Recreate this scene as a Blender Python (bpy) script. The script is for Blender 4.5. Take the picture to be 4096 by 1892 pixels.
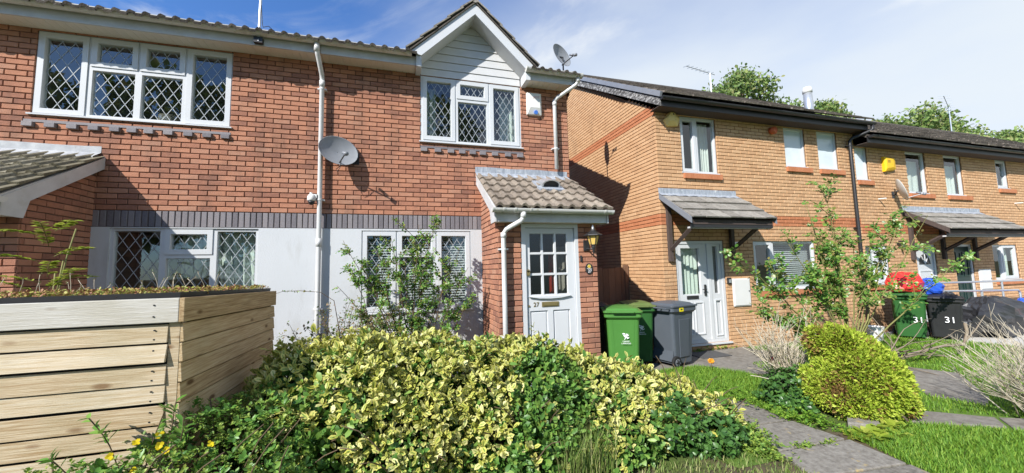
import bpy, math, random
import numpy as np
from mathutils import Matrix, Vector
random.seed(7); RNG = np.random.default_rng(7)
for o in list(bpy.data.objects): bpy.data.objects.remove(o)
sc = bpy.context.scene
COL = sc.collection
# ------------------------------------------------------------------ camera
CAMP = np.array([2.30, -6.23, 1.42]); FPX = 1502.5
def cam_axes(yaw, pitch, roll):
    cy, sy, cp, sp = math.cos(yaw), math.sin(yaw), math.cos(pitch), math.sin(pitch)
    f = np.array([sy*cp, cy*cp, sp]); r = np.array([cy, -sy, 0.0]); u = np.cross(r, f)
    return f, math.cos(roll)*r + math.sin(roll)*u, -math.sin(roll)*r + math.cos(roll)*u
FW, RT, UP = cam_axes(math.radians(16.39), math.radians(4.97), math.radians(-1.33))
cd = bpy.data.cameras.new('camera'); cam = bpy.data.objects.new('camera', cd); COL.objects.link(cam)
cd.sensor_fit = 'HORIZONTAL'; cd.sensor_width = 36.0; cd.lens = FPX/4096*36; cd.clip_start = 0.05; cd.clip_end = 2000
m = Matrix.Identity(4)
for i in range(3):
    m[i][0] = RT[i]; m[i][1] = UP[i]; m[i][2] = -FW[i]; m[i][3] = CAMP[i]
cam.matrix_world = m; sc.camera = cam
# ------------------------------------------------------------------ light
SUND = Vector((1.33, 1.0, -1.21)).normalized()
w = bpy.data.worlds.new('World'); sc.world = w; w.use_nodes = True
nt = w.node_tree; nt.nodes.clear()
def N(t, ty, **kw):
    n = t.nodes.new(ty)
    for k, v in kw.items(): setattr(n, k, v)
    return n
def setin(n, **kw):
    for k, v in kw.items(): n.inputs[k.replace('_', ' ')].default_value = v
sky = N(nt, 'ShaderNodeTexSky', sky_type='NISHITA', sun_disc=False)
sky.sun_elevation = math.asin(-SUND.z); sky.sun_rotation = math.atan2(-SUND.x, -SUND.y)
sky.air_density = 1.0; sky.dust_density = 0.6; sky.ozone_density = 2.0
tc = N(nt, 'ShaderNodeTexCoord'); sep = N(nt, 'ShaderNodeSeparateXYZ'); nt.links.new(tc.outputs['Generated'], sep.inputs[0])
zc = N(nt, 'ShaderNodeMath', operation='MAXIMUM'); nt.links.new(sep.outputs['Z'], zc.inputs[0]); zc.inputs[1].default_value = 0.06
dv = N(nt, 'ShaderNodeVectorMath', operation='DIVIDE'); cb = N(nt, 'ShaderNodeCombineXYZ')
for i in range(3): nt.links.new(zc.outputs[0], cb.inputs[i])
nt.links.new(tc.outputs['Generated'], dv.inputs[0]); nt.links.new(cb.outputs[0], dv.inputs[1])
nz = N(nt, 'ShaderNodeTexNoise'); setin(nz, Scale=0.42, Detail=7.0, Roughness=0.5, Distortion=0.25); nt.links.new(dv.outputs[0], nz.inputs['Vector'])
# thin veil of cloud, thicker towards the +X side of the sky
cov = N(nt, 'ShaderNodeMapRange'); setin(cov, From_Min=-0.3, From_Max=0.85, To_Min=-0.40, To_Max=0.32); nt.links.new(sep.outputs['X'], cov.inputs['Value'])
ad = N(nt, 'ShaderNodeMath', operation='ADD'); nt.links.new(nz.outputs['Fac'], ad.inputs[0]); nt.links.new(cov.outputs[0], ad.inputs[1])
mr = N(nt, 'ShaderNodeMapRange', interpolation_type='SMOOTHSTEP'); setin(mr, From_Min=0.24, From_Max=0.86, To_Min=0.0, To_Max=0.96); nt.links.new(ad.outputs[0], mr.inputs['Value'])
mx = N(nt, 'ShaderNodeMix', data_type='RGBA'); nt.links.new(mr.outputs[0], mx.inputs[0]); tn = N(nt, 'ShaderNodeMix', data_type='RGBA', blend_type='MULTIPLY'); tn.inputs[0].default_value = 1.0; nt.links.new(sky.outputs[0], tn.inputs[6]); tn.inputs[7].default_value = (0.85, 1.32, 1.95, 1); nt.links.new(tn.outputs[2], mx.inputs[6]); mx.inputs[7].default_value = (7.3, 7.9, 8.4, 1)
n2 = N(nt, 'ShaderNodeTexNoise'); setin(n2, Scale=0.95, Detail=10.0, Roughness=0.58, Distortion=0.6); nt.links.new(dv.outputs[0], n2.inputs['Vector'])
m2 = N(nt, 'ShaderNodeMapRange', interpolation_type='SMOOTHSTEP'); setin(m2, From_Min=0.55, From_Max=0.74, To_Min=0.0, To_Max=0.75); nt.links.new(n2.outputs['Fac'], m2.inputs['Value'])
mw = N(nt, 'ShaderNodeMix', data_type='RGBA'); nt.links.new(m2.outputs[0], mw.inputs[0]); nt.links.new(mx.outputs[2], mw.inputs[6]); mw.inputs[7].default_value = (8.3, 8.6, 8.8, 1); mx = mw
bg = N(nt, 'ShaderNodeBackground'); bg.inputs['Strength'].default_value = 0.075; nt.links.new(mx.outputs[2], bg.inputs[0])
wo = N(nt, 'ShaderNodeOutputWorld'); nt.links.new(bg.outputs[0], wo.inputs[0])
sd = bpy.data.lights.new('sun', 'SUN'); so = bpy.data.objects.new('sun', sd); COL.objects.link(so)
sd.energy = 5.0; sd.angle = math.radians(0.53); sd.color = (1.0, 0.965, 0.91)
so.rotation_euler = SUND.to_track_quat('-Z', 'Y').to_euler(); so.location = (-12, -12, 14)
sc.view_settings.view_transform = 'Standard'; sc.view_settings.look = 'None'; sc.view_settings.gamma = 1; sc.view_settings.exposure = 0.62
sc.view_settings.use_curve_mapping = False
sc.render.engine = 'CYCLES'; sc.render.resolution_x = 1024; sc.render.resolution_y = 473
sc.cycles.max_bounces = 6; sc.cycles.transparent_max_bounces = 12

# ------------------------------------------------------------------ materials
def pmat(name, cols, rough=0.7, rnd=0.0, nscale=8.0, namt=0.3, bump=0.0, bscale=60.0, spec=0.3, metal=0.0, stretch=None, dirt=None, dstretch=None, dirtscale=3.0, dirtpos=(0.52, 0.7), detail=4.0):
    """colour ramp through cols driven by per-piece random (rnd) and noise (namt)"""
    M = bpy.data.materials.new(name); M.use_nodes = True; t = M.node_tree; b = t.nodes['Principled BSDF']
    setin(b, Roughness=rough, Metallic=metal); b.inputs['Specular IOR Level'].default_value = spec
    geo = N(t, 'ShaderNodeNewGeometry'); oi = N(t, 'ShaderNodeObjectInfo')
    vec = geo.outputs['Position']
    if stretch:
        mp = N(t, 'ShaderNodeMapping'); mp.inputs['Scale'].default_value = stretch; t.links.new(vec, mp.inputs[0]); vec = mp.outputs[0]
    n1 = N(t, 'ShaderNodeTexNoise'); setin(n1, Scale=nscale, Detail=detail, Roughness=0.6); t.links.new(vec, n1.inputs['Vector'])
    rr = N(t, 'ShaderNodeMath', operation='ADD'); t.links.new(geo.outputs['Random Per Island'], rr.inputs[0]); t.links.new(oi.outputs['Random'], rr.inputs[1])
    fr = N(t, 'ShaderNodeMath', operation='FRACT'); t.links.new(rr.outputs[0], fr.inputs[0])
    a = N(t, 'ShaderNodeMath', operation='MULTIPLY_ADD'); t.links.new(fr.outputs[0], a.inputs[0]); a.inputs[1].default_value = rnd; a.inputs[2].default_value = 0.5-rnd/2
    c = N(t, 'ShaderNodeMath', operation='MULTIPLY_ADD'); t.links.new(n1.outputs['Fac'], c.inputs[0]); c.inputs[1].default_value = namt*2; c.inputs[2].default_value = -namt
    s = N(t, 'ShaderNodeMath', operation='ADD'); t.links.new(a.outputs[0], s.inputs[0]); t.links.new(c.outputs[0], s.inputs[1])
    rp = N(t, 'ShaderNodeValToRGB'); t.links.new(s.outputs[0], rp.inputs[0])
    e = rp.color_ramp.elements
    while len(e) < len(cols): e.new(0.5)
    for i, cc in enumerate(cols):
        e[i].position = i/max(1, len(cols)-1); e[i].color = (*cc, 1)
    out = rp.outputs[0]
    if dirt:
        n2 = N(t, 'ShaderNodeTexNoise'); setin(n2, Scale=dirtscale, Detail=6.0, Roughness=0.65)
        dm = N(t, 'ShaderNodeMapping'); dm.inputs['Scale'].default_value = dstretch or (1, 1, 1); t.links.new(geo.outputs['Position'], dm.inputs[0]); t.links.new(dm.outputs[0], n2.inputs['Vector'])
        m2 = N(t, 'ShaderNodeMapRange'); setin(m2, From_Min=dirtpos[0], From_Max=dirtpos[1]); t.links.new(n2.outputs['Fac'], m2.inputs['Value'])
        mm = N(t, 'ShaderNodeMix', data_type='RGBA'); t.links.new(m2.outputs[0], mm.inputs[0]); t.links.new(out, mm.inputs[6]); mm.inputs[7].default_value = (*dirt, 1); out = mm.outputs[2]
    t.links.new(out, b.inputs['Base Color'])
    if bump:
        n3 = N(t, 'ShaderNodeTexNoise'); setin(n3, Scale=bscale, Detail=4.0); t.links.new(vec, n3.inputs['Vector'])
        bp = N(t, 'ShaderNodeBump'); setin(bp, Strength=bump, Distance=0.01); t.links.new(n3.outputs['Fac'], bp.inputs['Height']); t.links.new(bp.outputs[0], b.inputs['Normal'])
    return M
def glassmat(name, tint=(0.72, 0.78, 0.76), fac=0.10, rough=0.0):
    M = bpy.data.materials.new(name); M.use_nodes = True; t = M.node_tree; t.nodes.clear()
    tr = N(t, 'ShaderNodeBsdfTransparent'); tr.inputs[0].default_value = (*tint, 1)
    gl = N(t, 'ShaderNodeBsdfGlossy'); gl.inputs['Roughness'].default_value = rough; gl.inputs[0].default_value = (1, 1, 1, 1)
    fr = N(t, 'ShaderNodeFresnel'); fr.inputs[0].default_value = 1.5
    ad = N(t, 'ShaderNodeMath', operation='ADD', use_clamp=True); t.links.new(fr.outputs[0], ad.inputs[0]); ad.inputs[1].default_value = fac
    bf = N(t, 'ShaderNodeNewGeometry'); iv = N(t, 'ShaderNodeMath', operation='SUBTRACT'); iv.inputs[0].default_value = 1.0; t.links.new(bf.outputs['Backfacing'], iv.inputs[1])
    pm = N(t, 'ShaderNodeMath', operation='MULTIPLY'); t.links.new(ad.outputs[0], pm.inputs[0]); t.links.new(iv.outputs[0], pm.inputs[1])
    mx = N(t, 'ShaderNodeMixShader'); t.links.new(pm.outputs[0], mx.inputs[0]); t.links.new(tr.outputs[0], mx.inputs[1]); t.links.new(gl.outputs[0], mx.inputs[2])
    ou = N(t, 'ShaderNodeOutputMaterial'); t.links.new(mx.outputs[0], ou.inputs[0])
    return M
def leafmat(name, green, margin=None, rough=0.45, trans=0.25, var=0.35):
    """leaf: centre colours green[0..n] by random per leaf, optional paler margin by the point attribute edge and per-leaf attribute kind"""
    M = bpy.data.materials.new(name); M.use_nodes = True; t = M.node_tree; b = t.nodes['Principled BSDF']
    setin(b, Roughness=rough); b.inputs['Specular IOR Level'].default_value = 0.35
    geo = N(t, 'ShaderNodeNewGeometry'); rp = N(t, 'ShaderNodeValToRGB'); t.links.new(geo.outputs['Random Per Island'], rp.inputs[0])
    e = rp.color_ramp.elements
    while len(e) < len(green): e.new(0.5)
    for i, cc in enumerate(green): e[i].position = i/max(1, len(green)-1); e[i].color = (*cc, 1)
    out = rp.outputs[0]
    if margin:
        at = N(t, 'ShaderNodeAttribute', attribute_name='edge'); ak = N(t, 'ShaderNodeAttribute', attribute_name='kind')
        rm = N(t, 'ShaderNodeValToRGB'); t.links.new(geo.outputs['Random Per Island'], rm.inputs[0])
        e2 = rm.color_ramp.elements
        while len(e2) < len(margin): e2.new(0.5)
        for i, cc in enumerate(margin): e2[i].position = i/max(1, len(margin)-1); e2[i].color = (*cc, 1)
        nz = N(t, 'ShaderNodeTexNoise'); setin(nz, Scale=90.0, Detail=2.0); t.links.new(geo.outputs['Position'], nz.inputs['Vector'])
        sm = N(t, 'ShaderNodeMath', operation='MULTIPLY_ADD'); t.links.new(nz.outputs['Fac'], sm.inputs[0]); sm.inputs[1].default_value = 0.5; t.links.new(at.outputs['Fac'], sm.inputs[2])
        mr = N(t, 'ShaderNodeMapRange'); setin(mr, From_Min=0.34, From_Max=0.62); t.links.new(sm.outputs[0], mr.inputs['Value'])
        mu = N(t, 'ShaderNodeMath', operation='MULTIPLY'); t.links.new(mr.outputs[0], mu.inputs[0]); t.links.new(ak.outputs['Fac'], mu.inputs[1])
        mm = N(t, 'ShaderNodeMix', data_type='RGBA'); t.links.new(mu.outputs[0], mm.inputs[0]); t.links.new(out, mm.inputs[6]); t.links.new(rm.outputs[0], mm.inputs[7]); out = mm.outputs[2]
    t.links.new(out, b.inputs['Base Color'])
    tl = N(t, 'ShaderNodeBsdfTranslucent'); t.links.new(out, tl.inputs[0])
    ms = N(t, 'ShaderNodeMixShader'); ms.inputs[0].default_value = trans; t.links.new(b.outputs[0], ms.inputs[1]); t.links.new(tl.outputs[0], ms.inputs[2])
    t.links.new(ms.outputs[0], t.nodes['Material Output'].inputs[0])
    return M
MT = {}
MT['red_brick'] = pmat('red_brick', [(0.21, 0.10, 0.072), (0.36, 0.165, 0.105), (0.44, 0.205, 0.125), (0.38, 0.215, 0.15)], 0.85, rnd=0.75, nscale=30, namt=0.22, bump=0.6, bscale=120, spec=0.15, dirt=(0.14, 0.085, 0.065), dirtscale=2.2, dirtpos=(0.50, 0.85), dstretch=(1, 1, .35))
MT['red_mortar'] = pmat('red_mortar', [(0.075, 0.045, 0.036), (0.16, 0.11, 0.085)], 0.95, nscale=14, namt=0.6, spec=0.1)
MT['blue_brick'] = pmat('blue_brick', [(0.11, 0.10, 0.11), (0.19, 0.175, 0.185), (0.25, 0.225, 0.225)], 0.6, rnd=0.7, nscale=40, namt=0.3, bump=0.4, bscale=140, spec=0.3)
MT['tan_brick'] = pmat('tan_brick', [(0.43, 0.245, 0.13), (0.52, 0.315, 0.17), (0.57, 0.365, 0.21)], 0.85, rnd=0.5, nscale=24, namt=0.25, bump=0.35, bscale=120, spec=0.15, dirt=(0.27, 0.16, 0.09), dirtscale=1.8, dirtpos=(0.54, 0.88), dstretch=(1, 1, .35))
MT['tan_mortar'] = pmat('tan_mortar', [(0.13, 0.07, 0.035), (0.24, 0.14, 0.075)], 0.95, nscale=10, namt=0.6, spec=0.1)
MT['orange_brick'] = pmat('orange_brick', [(0.40, 0.15, 0.07), (0.48, 0.20, 0.10)], 0.85, rnd=0.7, nscale=24, namt=0.3, bump=0.3, bscale=120, spec=0.15)
MT['render'] = pmat('white_render', [(0.49, 0.505, 0.515), (0.55, 0.565, 0.575)], 0.75, nscale=1.5, namt=0.7, bump=0.25, bscale=70, spec=0.2, dirt=(0.40, 0.40, 0.385), dirtscale=4.0, dirtpos=(0.54, 0.85), dstretch=(1, 1, .25))
MT['upvc'] = pmat('white_upvc', [(0.52, 0.535, 0.545), (0.58, 0.59, 0.60)], 0.3, nscale=3, namt=0.5, spec=0.5)
MT['fascia'] = pmat('white_fascia', [(0.42, 0.42, 0.42), (0.58, 0.585, 0.59)], 0.4, nscale=5, namt=0.8, spec=0.4, dirt=(0.42, 0.40, 0.34), dirtscale=6, dirtpos=(0.56, 0.85))
MT['soffit'] = pmat('cream_soffit', [(0.66, 0.61, 0.53), (0.74, 0.69, 0.61)], 0.5, nscale=5, namt=0.6, spec=0.3)
MT['gutter'] = pmat('weathered_white_gutter', [(0.55, 0.54, 0.50), (0.62, 0.62, 0.60)], 0.35, nscale=6, namt=0.5, spec=0.4, stretch=(1, 6, 6), dirt=(0.30, 0.26, 0.14), dirtscale=8, dirtpos=(0.56, 0.80))
MT['pipe'] = pmat('white_downpipe', [(0.56, 0.555, 0.54), (0.62, 0.62, 0.61)], 0.3, nscale=4, namt=0.5, spec=0.45)
MT['cladding'] = pmat('white_cladding', [(0.50, 0.50, 0.50), (0.60, 0.605, 0.61)], 0.5, nscale=4, namt=0.7, spec=0.3, dirt=(0.55, 0.53, 0.47), dirtscale=5, dirtpos=(0.6, 0.9))
MT['blackp'] = pmat('black_plastic', [(0.012, 0.012, 0.013), (0.03, 0.03, 0.032)], 0.45, nscale=5, namt=0.5, spec=0.4)
MT['darkwood'] = pmat('dark_stained_wood', [(0.05, 0.035, 0.03), (0.11, 0.085, 0.075)], 0.8, nscale=12, namt=0.6, spec=0.2, bump=0.3, bscale=50, stretch=(6, 6, 1))
MT['oldwood'] = pmat('flaking_verge_board', [(0.03, 0.028, 0.028), (0.12, 0.115, 0.11), (0.55, 0.54, 0.52)], 0.85, nscale=9, namt=1.1, spec=0.2, bump=0.3, stretch=(2, 1.2, 3), detail=8)
MT['greymetal'] = pmat('grey_trim', [(0.16, 0.17, 0.19), (0.24, 0.25, 0.27)], 0.35, nscale=4, namt=0.5, spec=0.5)
MT['lead'] = pmat('lead_flashing', [(0.16, 0.18, 0.21), (0.42, 0.45, 0.49)], 0.5, nscale=7, namt=0.9, spec=0.4, stretch=(4, 4, 0.8), dirt=(0.62, 0.62, 0.60), dirtscale=9, dirtpos=(0.56, 0.74), bump=0.3, bscale=20)
MT['tilemoss'] = pmat('mossy_brown_roof_tile', [(0.10, 0.085, 0.055), (0.19, 0.17, 0.12), (0.29, 0.265, 0.20)], 0.92, rnd=0.6, nscale=14, namt=0.6, bump=0.6, bscale=60, spec=0.1, dirt=(0.05, 0.045, 0.03), dirtscale=12, dirtpos=(0.55, 0.7))
MT['leadold'] = pmat('whitened_lead_flashing', [(0.26, 0.27, 0.29), (0.48, 0.49, 0.49)], 0.6, nscale=7, namt=0.9, spec=0.3, bump=0.3, bscale=20, dirt=(0.28, 0.28, 0.27), dirtscale=10, dirtpos=(0.58, 0.75))
MT['tile'] = pmat('brown_concrete_tile', [(0.13, 0.105, 0.082), (0.23, 0.19, 0.15), (0.31, 0.265, 0.21)], 0.92, rnd=0.6, nscale=14, namt=0.5, bump=0.8, bscale=70, spec=0.1, dirt=(0.045, 0.036, 0.028), dirtscale=16, dirtpos=(0.58, 0.68))
MT['tilegrey'] = pmat('lichened_roof_tile', [(0.15, 0.135, 0.115), (0.25, 0.23, 0.20), (0.36, 0.335, 0.29)], 0.92, rnd=0.5, nscale=12, namt=0.5, bump=0.6, bscale=60, spec=0.1, dirt=(0.07, 0.06, 0.05), dirtscale=14, dirtpos=(0.56, 0.72))
MT['tiledark'] = pmat('dark_roof_tile', [(0.045, 0.04, 0.036), (0.095, 0.083, 0.072), (0.15, 0.13, 0.11)], 0.95, rnd=0.6, nscale=10, namt=0.6, bump=1.0, bscale=40, spec=0.1)
MT['glass'] = glassmat('window_glass', (0.90, 0.93, 0.92), 0.05)
MT['obscuregl'] = glassmat('obscured_door_glass', (0.70, 0.70, 0.68), 0.02, 0.22)
MT['obscure'] = pmat('obscured_glass', [(0.06, 0.062, 0.06), (0.13, 0.13, 0.125)], 0.12, nscale=30, namt=0.8, spec=0.6, bump=0.5, bscale=70)
MT['tiletan'] = pmat('weathered_brown_roof_tile', [(0.07, 0.06, 0.052), (0.15, 0.128, 0.108), (0.24, 0.205, 0.17)], 0.95, rnd=0.7, nscale=16, namt=0.8, bump=1.0, bscale=50, spec=0.1)
MT['frost'] = pmat('frosted_glass', [(0.52, 0.58, 0.62), (0.66, 0.72, 0.74)], 0.12, nscale=3, namt=0.8, spec=0.6)
MT['lattice'] = pmat('lead_lattice', [(0.34, 0.37, 0.39), (0.44, 0.47, 0.49)], 0.4, nscale=10, namt=0.4, spec=0.5)
MT['room'] = pmat('room_wall', [(0.16, 0.15, 0.14), (0.22, 0.21, 0.19)], 0.9, nscale=1.5, namt=0.5)
MT['curtain'] = pmat('pale_curtain', [(0.50, 0.56, 0.50), (0.70, 0.74, 0.67)], 0.9, nscale=20, namt=0.4, stretch=(1, 1, 3))
MT['curtainw'] = pmat('cream_blind', [(0.56, 0.57, 0.52), (0.72, 0.73, 0.68)], 0.9, nscale=10, namt=0.4)
MT['redcurtain'] = pmat('red_hanging', [(0.42, 0.025, 0.012), (0.55, 0.05, 0.02)], 0.8, nscale=10, namt=0.4)
MT['blind'] = pmat('white_blind_slat', [(0.42, 0.43, 0.42), (0.55, 0.56, 0.55)], 0.6)
MT['wood'] = pmat('new_softwood', [(0.30, 0.215, 0.13), (0.47, 0.405, 0.315), (0.55, 0.515, 0.455)], 0.8, rnd=0.35, nscale=5, namt=0.95, bump=0.35, bscale=16, spec=0.15, stretch=(0.7, 7, 22), dirt=(0.22, 0.115, 0.05), dirtscale=5.0, dirtpos=(0.66, 0.74))
MT['woody'] = pmat('softwood_side', [(0.28, 0.19, 0.10), (0.50, 0.38, 0.23), (0.62, 0.52, 0.36)], 0.85, rnd=0.45, nscale=5, namt=0.8, bump=0.4, bscale=16, spec=0.15, stretch=(7, 0.7, 22), dirt=(0.12, 0.06, 0.025), dirtscale=6, dirtpos=(0.66, 0.78))
def woodmat(name, cols, along, knot=(0.16, 0.08, 0.035)):
    M = pmat(name, cols, 0.82, rnd=0.45, nscale=5, namt=0.95, bump=0.4, bscale=16, spec=0.15, stretch=(0.7, 7, 22) if along == 'x' else (7, 0.7, 22))
    t = M.node_tree; b = t.nodes['Principled BSDF']; src = b.inputs['Base Color'].links[0].from_socket
    geo = N(t, 'ShaderNodeNewGeometry'); oi = N(t, 'ShaderNodeObjectInfo'); mp = N(t, 'ShaderNodeMapping'); mp.inputs['Scale'].default_value = (3.2, 9, 9) if along == 'x' else (9, 3.2, 9); t.links.new(geo.outputs['Position'], mp.inputs[0])
    ml = N(t, 'ShaderNodeMath', operation='MULTIPLY'); t.links.new(oi.outputs['Random'], ml.inputs[0]); ml.inputs[1].default_value = 37.0; cx = N(t, 'ShaderNodeCombineXYZ'); t.links.new(ml.outputs[0], cx.inputs[0]); t.links.new(ml.outputs[0], cx.inputs[1]); t.links.new(cx.outputs[0], mp.inputs['Location'])
    vo = N(t, 'ShaderNodeTexVoronoi'); vo.inputs['Scale'].default_value = 1.0; t.links.new(mp.outputs[0], vo.inputs['Vector'])
    mr = N(t, 'ShaderNodeMapRange'); setin(mr, From_Min=0.10, From_Max=0.20, To_Min=0.9, To_Max=0.0); t.links.new(vo.outputs['Distance'], mr.inputs['Value'])
    mx = N(t, 'ShaderNodeMix', data_type='RGBA'); t.links.new(mr.outputs[0], mx.inputs[0]); t.links.new(src, mx.inputs[6]); mx.inputs[7].default_value = (*knot, 1)
    # green and grey weather staining
    n2 = N(t, 'ShaderNodeTexNoise'); setin(n2, Scale=2.3, Detail=6.0); t.links.new(geo.outputs['Position'], n2.inputs['Vector']); m2 = N(t, 'ShaderNodeMapRange'); setin(m2, From_Min=0.5, From_Max=0.78, To_Max=0.55); t.links.new(n2.outputs['Fac'], m2.inputs['Value'])
    my = N(t, 'ShaderNodeMix', data_type='RGBA'); t.links.new(m2.outputs[0], my.inputs[0]); t.links.new(mx.outputs[2], my.inputs[6]); my.inputs[7].default_value = (0.30, 0.255, 0.15, 1)
    t.links.new(my.outputs[2], b.inputs['Base Color']); return M
MT['wood'] = woodmat('new_softwood', [(0.30, 0.20, 0.10), (0.48, 0.385, 0.255), (0.56, 0.49, 0.375)], 'x')
MT['woodcap'] = woodmat('silvered_softwood', [(0.38, 0.345, 0.28), (0.50, 0.475, 0.42), (0.56, 0.54, 0.50)], 'x')
MT['woody'] = woodmat('softwood_side', [(0.24, 0.155, 0.075), (0.44, 0.32, 0.18), (0.57, 0.46, 0.30)], 'y', (0.10, 0.05, 0.02))
MT['fencewood'] = pmat('brown_fence_board', [(0.13, 0.07, 0.042), (0.22, 0.125, 0.075)], 0.85, rnd=0.5, nscale=5, namt=0.5, stretch=(6, 6, 0.7), bump=0.3)
MT['galv'] = pmat('galvanised_steel', [(0.42, 0.44, 0.46), (0.58, 0.60, 0.62)], 0.35, metal=0.6, nscale=8, namt=0.5)
MT['dish'] = pmat('grey_dish', [(0.20, 0.21, 0.225), (0.27, 0.28, 0.295)], 0.5, nscale=9, namt=0.6, spec=0.3, dirt=(0.20, 0.10, 0.045), dirtscale=13, dirtpos=(0.70, 0.78))
MT['dishw'] = pmat('pale_dish', [(0.46, 0.47, 0.45), (0.58, 0.59, 0.56)], 0.5, nscale=9, namt=0.6, spec=0.3)
MT['greybox'] = pmat('white_plastic_box', [(0.62, 0.61, 0.58), (0.72, 0.71, 0.68)], 0.45, nscale=4, namt=0.5)
MT['meter'] = pmat('meter_box', [(0.60, 0.60, 0.58), (0.68, 0.68, 0.66)], 0.5, nscale=4, namt=0.5)
MT['cream'] = pmat('cream_plastic', [(0.66, 0.48, 0.16), (0.74, 0.56, 0.22)], 0.45, nscale=4, namt=0.5)
MT['yellow'] = pmat('yellow_plastic', [(0.75, 0.42, 0.01), (0.82, 0.50, 0.02)], 0.4, nscale=4, namt=0.5)
MT['blue'] = pmat('blue_lens', [(0.05, 0.16, 0.55), (0.10, 0.25, 0.70)], 0.2)
MT['orangep'] = pmat('terracotta_plastic', [(0.50, 0.10, 0.035), (0.58, 0.14, 0.05)], 0.5)
MT['amber'] = pmat('amber_lantern_glass', [(0.50, 0.33, 0.07), (0.66, 0.47, 0.14)], 0.25, nscale=12, namt=0.6, spec=0.5)
MT['iron'] = pmat('black_iron', [(0.012, 0.012, 0.013), (0.04, 0.04, 0.042)], 0.4, nscale=20, namt=0.5, spec=0.4)
MT['brass'] = pmat('tarnished_brass', [(0.26, 0.20, 0.09), (0.42, 0.33, 0.15)], 0.35, metal=0.7, nscale=20, namt=0.5)
MT['gold'] = pmat('gold_paint', [(0.70, 0.55, 0.12), (0.85, 0.72, 0.25)], 0.4, nscale=40, namt=0.6)
MT['white'] = pmat('white_print', [(0.78, 0.78, 0.78), (0.82, 0.82, 0.82)], 0.5)
MT['dark'] = pmat('dark_print_and_gap_shade', [(0.03, 0.03, 0.03), (0.06, 0.06, 0.06)], 0.5)
MT['palered'] = pmat('faded_red_print', [(0.62, 0.34, 0.30), (0.68, 0.40, 0.36)], 0.5)
MT['bingreen'] = pmat('green_bin_plastic', [(0.052, 0.17, 0.03), (0.075, 0.215, 0.045)], 0.42, nscale=3, namt=0.5, spec=0.4, bump=0.05, bscale=90)
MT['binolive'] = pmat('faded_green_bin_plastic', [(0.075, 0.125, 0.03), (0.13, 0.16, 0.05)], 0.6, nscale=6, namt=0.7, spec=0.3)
MT['bindark'] = pmat('dark_and_shaded_green_bin_plastic', [(0.02, 0.085, 0.02), (0.035, 0.12, 0.03)], 0.45, nscale=4, namt=0.5)
MT['bingrey'] = pmat('grey_bin_plastic', [(0.065, 0.078, 0.095), (0.092, 0.105, 0.122)], 0.42, nscale=3, namt=0.5, spec=0.4, bump=0.05, bscale=90)
MT['rubber'] = pmat('black_rubber', [(0.012, 0.012, 0.012), (0.025, 0.025, 0.025)], 0.8)
MT['sticker'] = pmat('yellow_sticker', [(0.80, 0.66, 0.0), (0.82, 0.70, 0.02)], 0.4)
MT['redbag'] = pmat('red_plastic_bag', [(0.62, 0.02, 0.02), (0.72, 0.05, 0.045)], 0.3, nscale=12, namt=0.5, spec=0.5)
MT['bluebag'] = pmat('blue_plastic_bag', [(0.015, 0.07, 0.45), (0.03, 0.11, 0.60)], 0.3, nscale=12, namt=0.5, spec=0.5)
MT['pinkbag'] = pmat('pink_plastic_sheet', [(0.65, 0.07, 0.12), (0.75, 0.25, 0.30)], 0.4, nscale=6, namt=0.6, spec=0.5)
MT['cover'] = pmat('black_nylon_cover', [(0.016, 0.016, 0.018), (0.035, 0.035, 0.038)], 0.38, nscale=10, namt=0.5, spec=0.5, bump=0.2, bscale=20)
MT['soil'] = pmat('garden_soil', [(0.045, 0.032, 0.02), (0.10, 0.075, 0.045), (0.10, 0.10, 0.035)], 0.95, nscale=3.5, namt=0.9, bump=0.8, bscale=30, detail=8, dirt=(0.07, 0.11, 0.02), dirtscale=1.2, dirtpos=(0.45, 0.62))
MT['turf'] = pmat('turf', [(0.06, 0.11, 0.015), (0.12, 0.20, 0.03)], 0.95, nscale=5, namt=0.8, bump=0.8, bscale=60, detail=8)
MT['slab'] = pmat('weathered_paving', [(0.10, 0.088, 0.072), (0.19, 0.172, 0.145), (0.27, 0.25, 0.215)], 0.9, rnd=0.3, nscale=22, namt=1.0, bump=0.5, bscale=60, detail=8, dirt=(0.37, 0.28, 0.13), dirtscale=4.2, dirtpos=(0.61, 0.66))
MT['concrete'] = pmat('pale_concrete', [(0.44, 0.42, 0.38), (0.56, 0.54, 0.50)], 0.9, nscale=3, namt=0.7, bump=0.3, bscale=50, detail=8)
MT['oldconcrete'] = pmat('grey_concrete', [(0.14, 0.125, 0.105), (0.26, 0.24, 0.21)], 0.9, nscale=14, namt=1.0, bump=0.4, bscale=50, detail=8, dirt=(0.10, 0.085, 0.065), dirtscale=2.5, dirtpos=(0.55, 0.72))
MT['mat'] = pmat('rubber_mat', [(0.05, 0.05, 0.05), (0.10, 0.10, 0.10)], 0.8, nscale=30, namt=0.5)
MT['stem'] = pmat('brown_stem', [(0.075, 0.05, 0.03), (0.14, 0.10, 0.055)], 0.85, nscale=20, namt=0.6)
MT['greenstem'] = pmat('green_cane', [(0.12, 0.13, 0.035), (0.24, 0.22, 0.08)], 0.7, rnd=0.6, nscale=12, namt=0.6)
MT['deadtwig'] = pmat('bleached_twig', [(0.30, 0.25, 0.17), (0.48, 0.42, 0.31), (0.58, 0.52, 0.41)], 0.9, rnd=0.7, nscale=12, namt=0.4)
MT['greytwig'] = pmat('grey_bark_branch', [(0.15, 0.115, 0.08), (0.27, 0.22, 0.16)], 0.9, rnd=0.6, nscale=12, namt=0.5)
MT['bark'] = pmat('tree_bark', [(0.06, 0.045, 0.03), (0.13, 0.10, 0.07)], 0.95, nscale=8, namt=0.7, bump=0.6)
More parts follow.
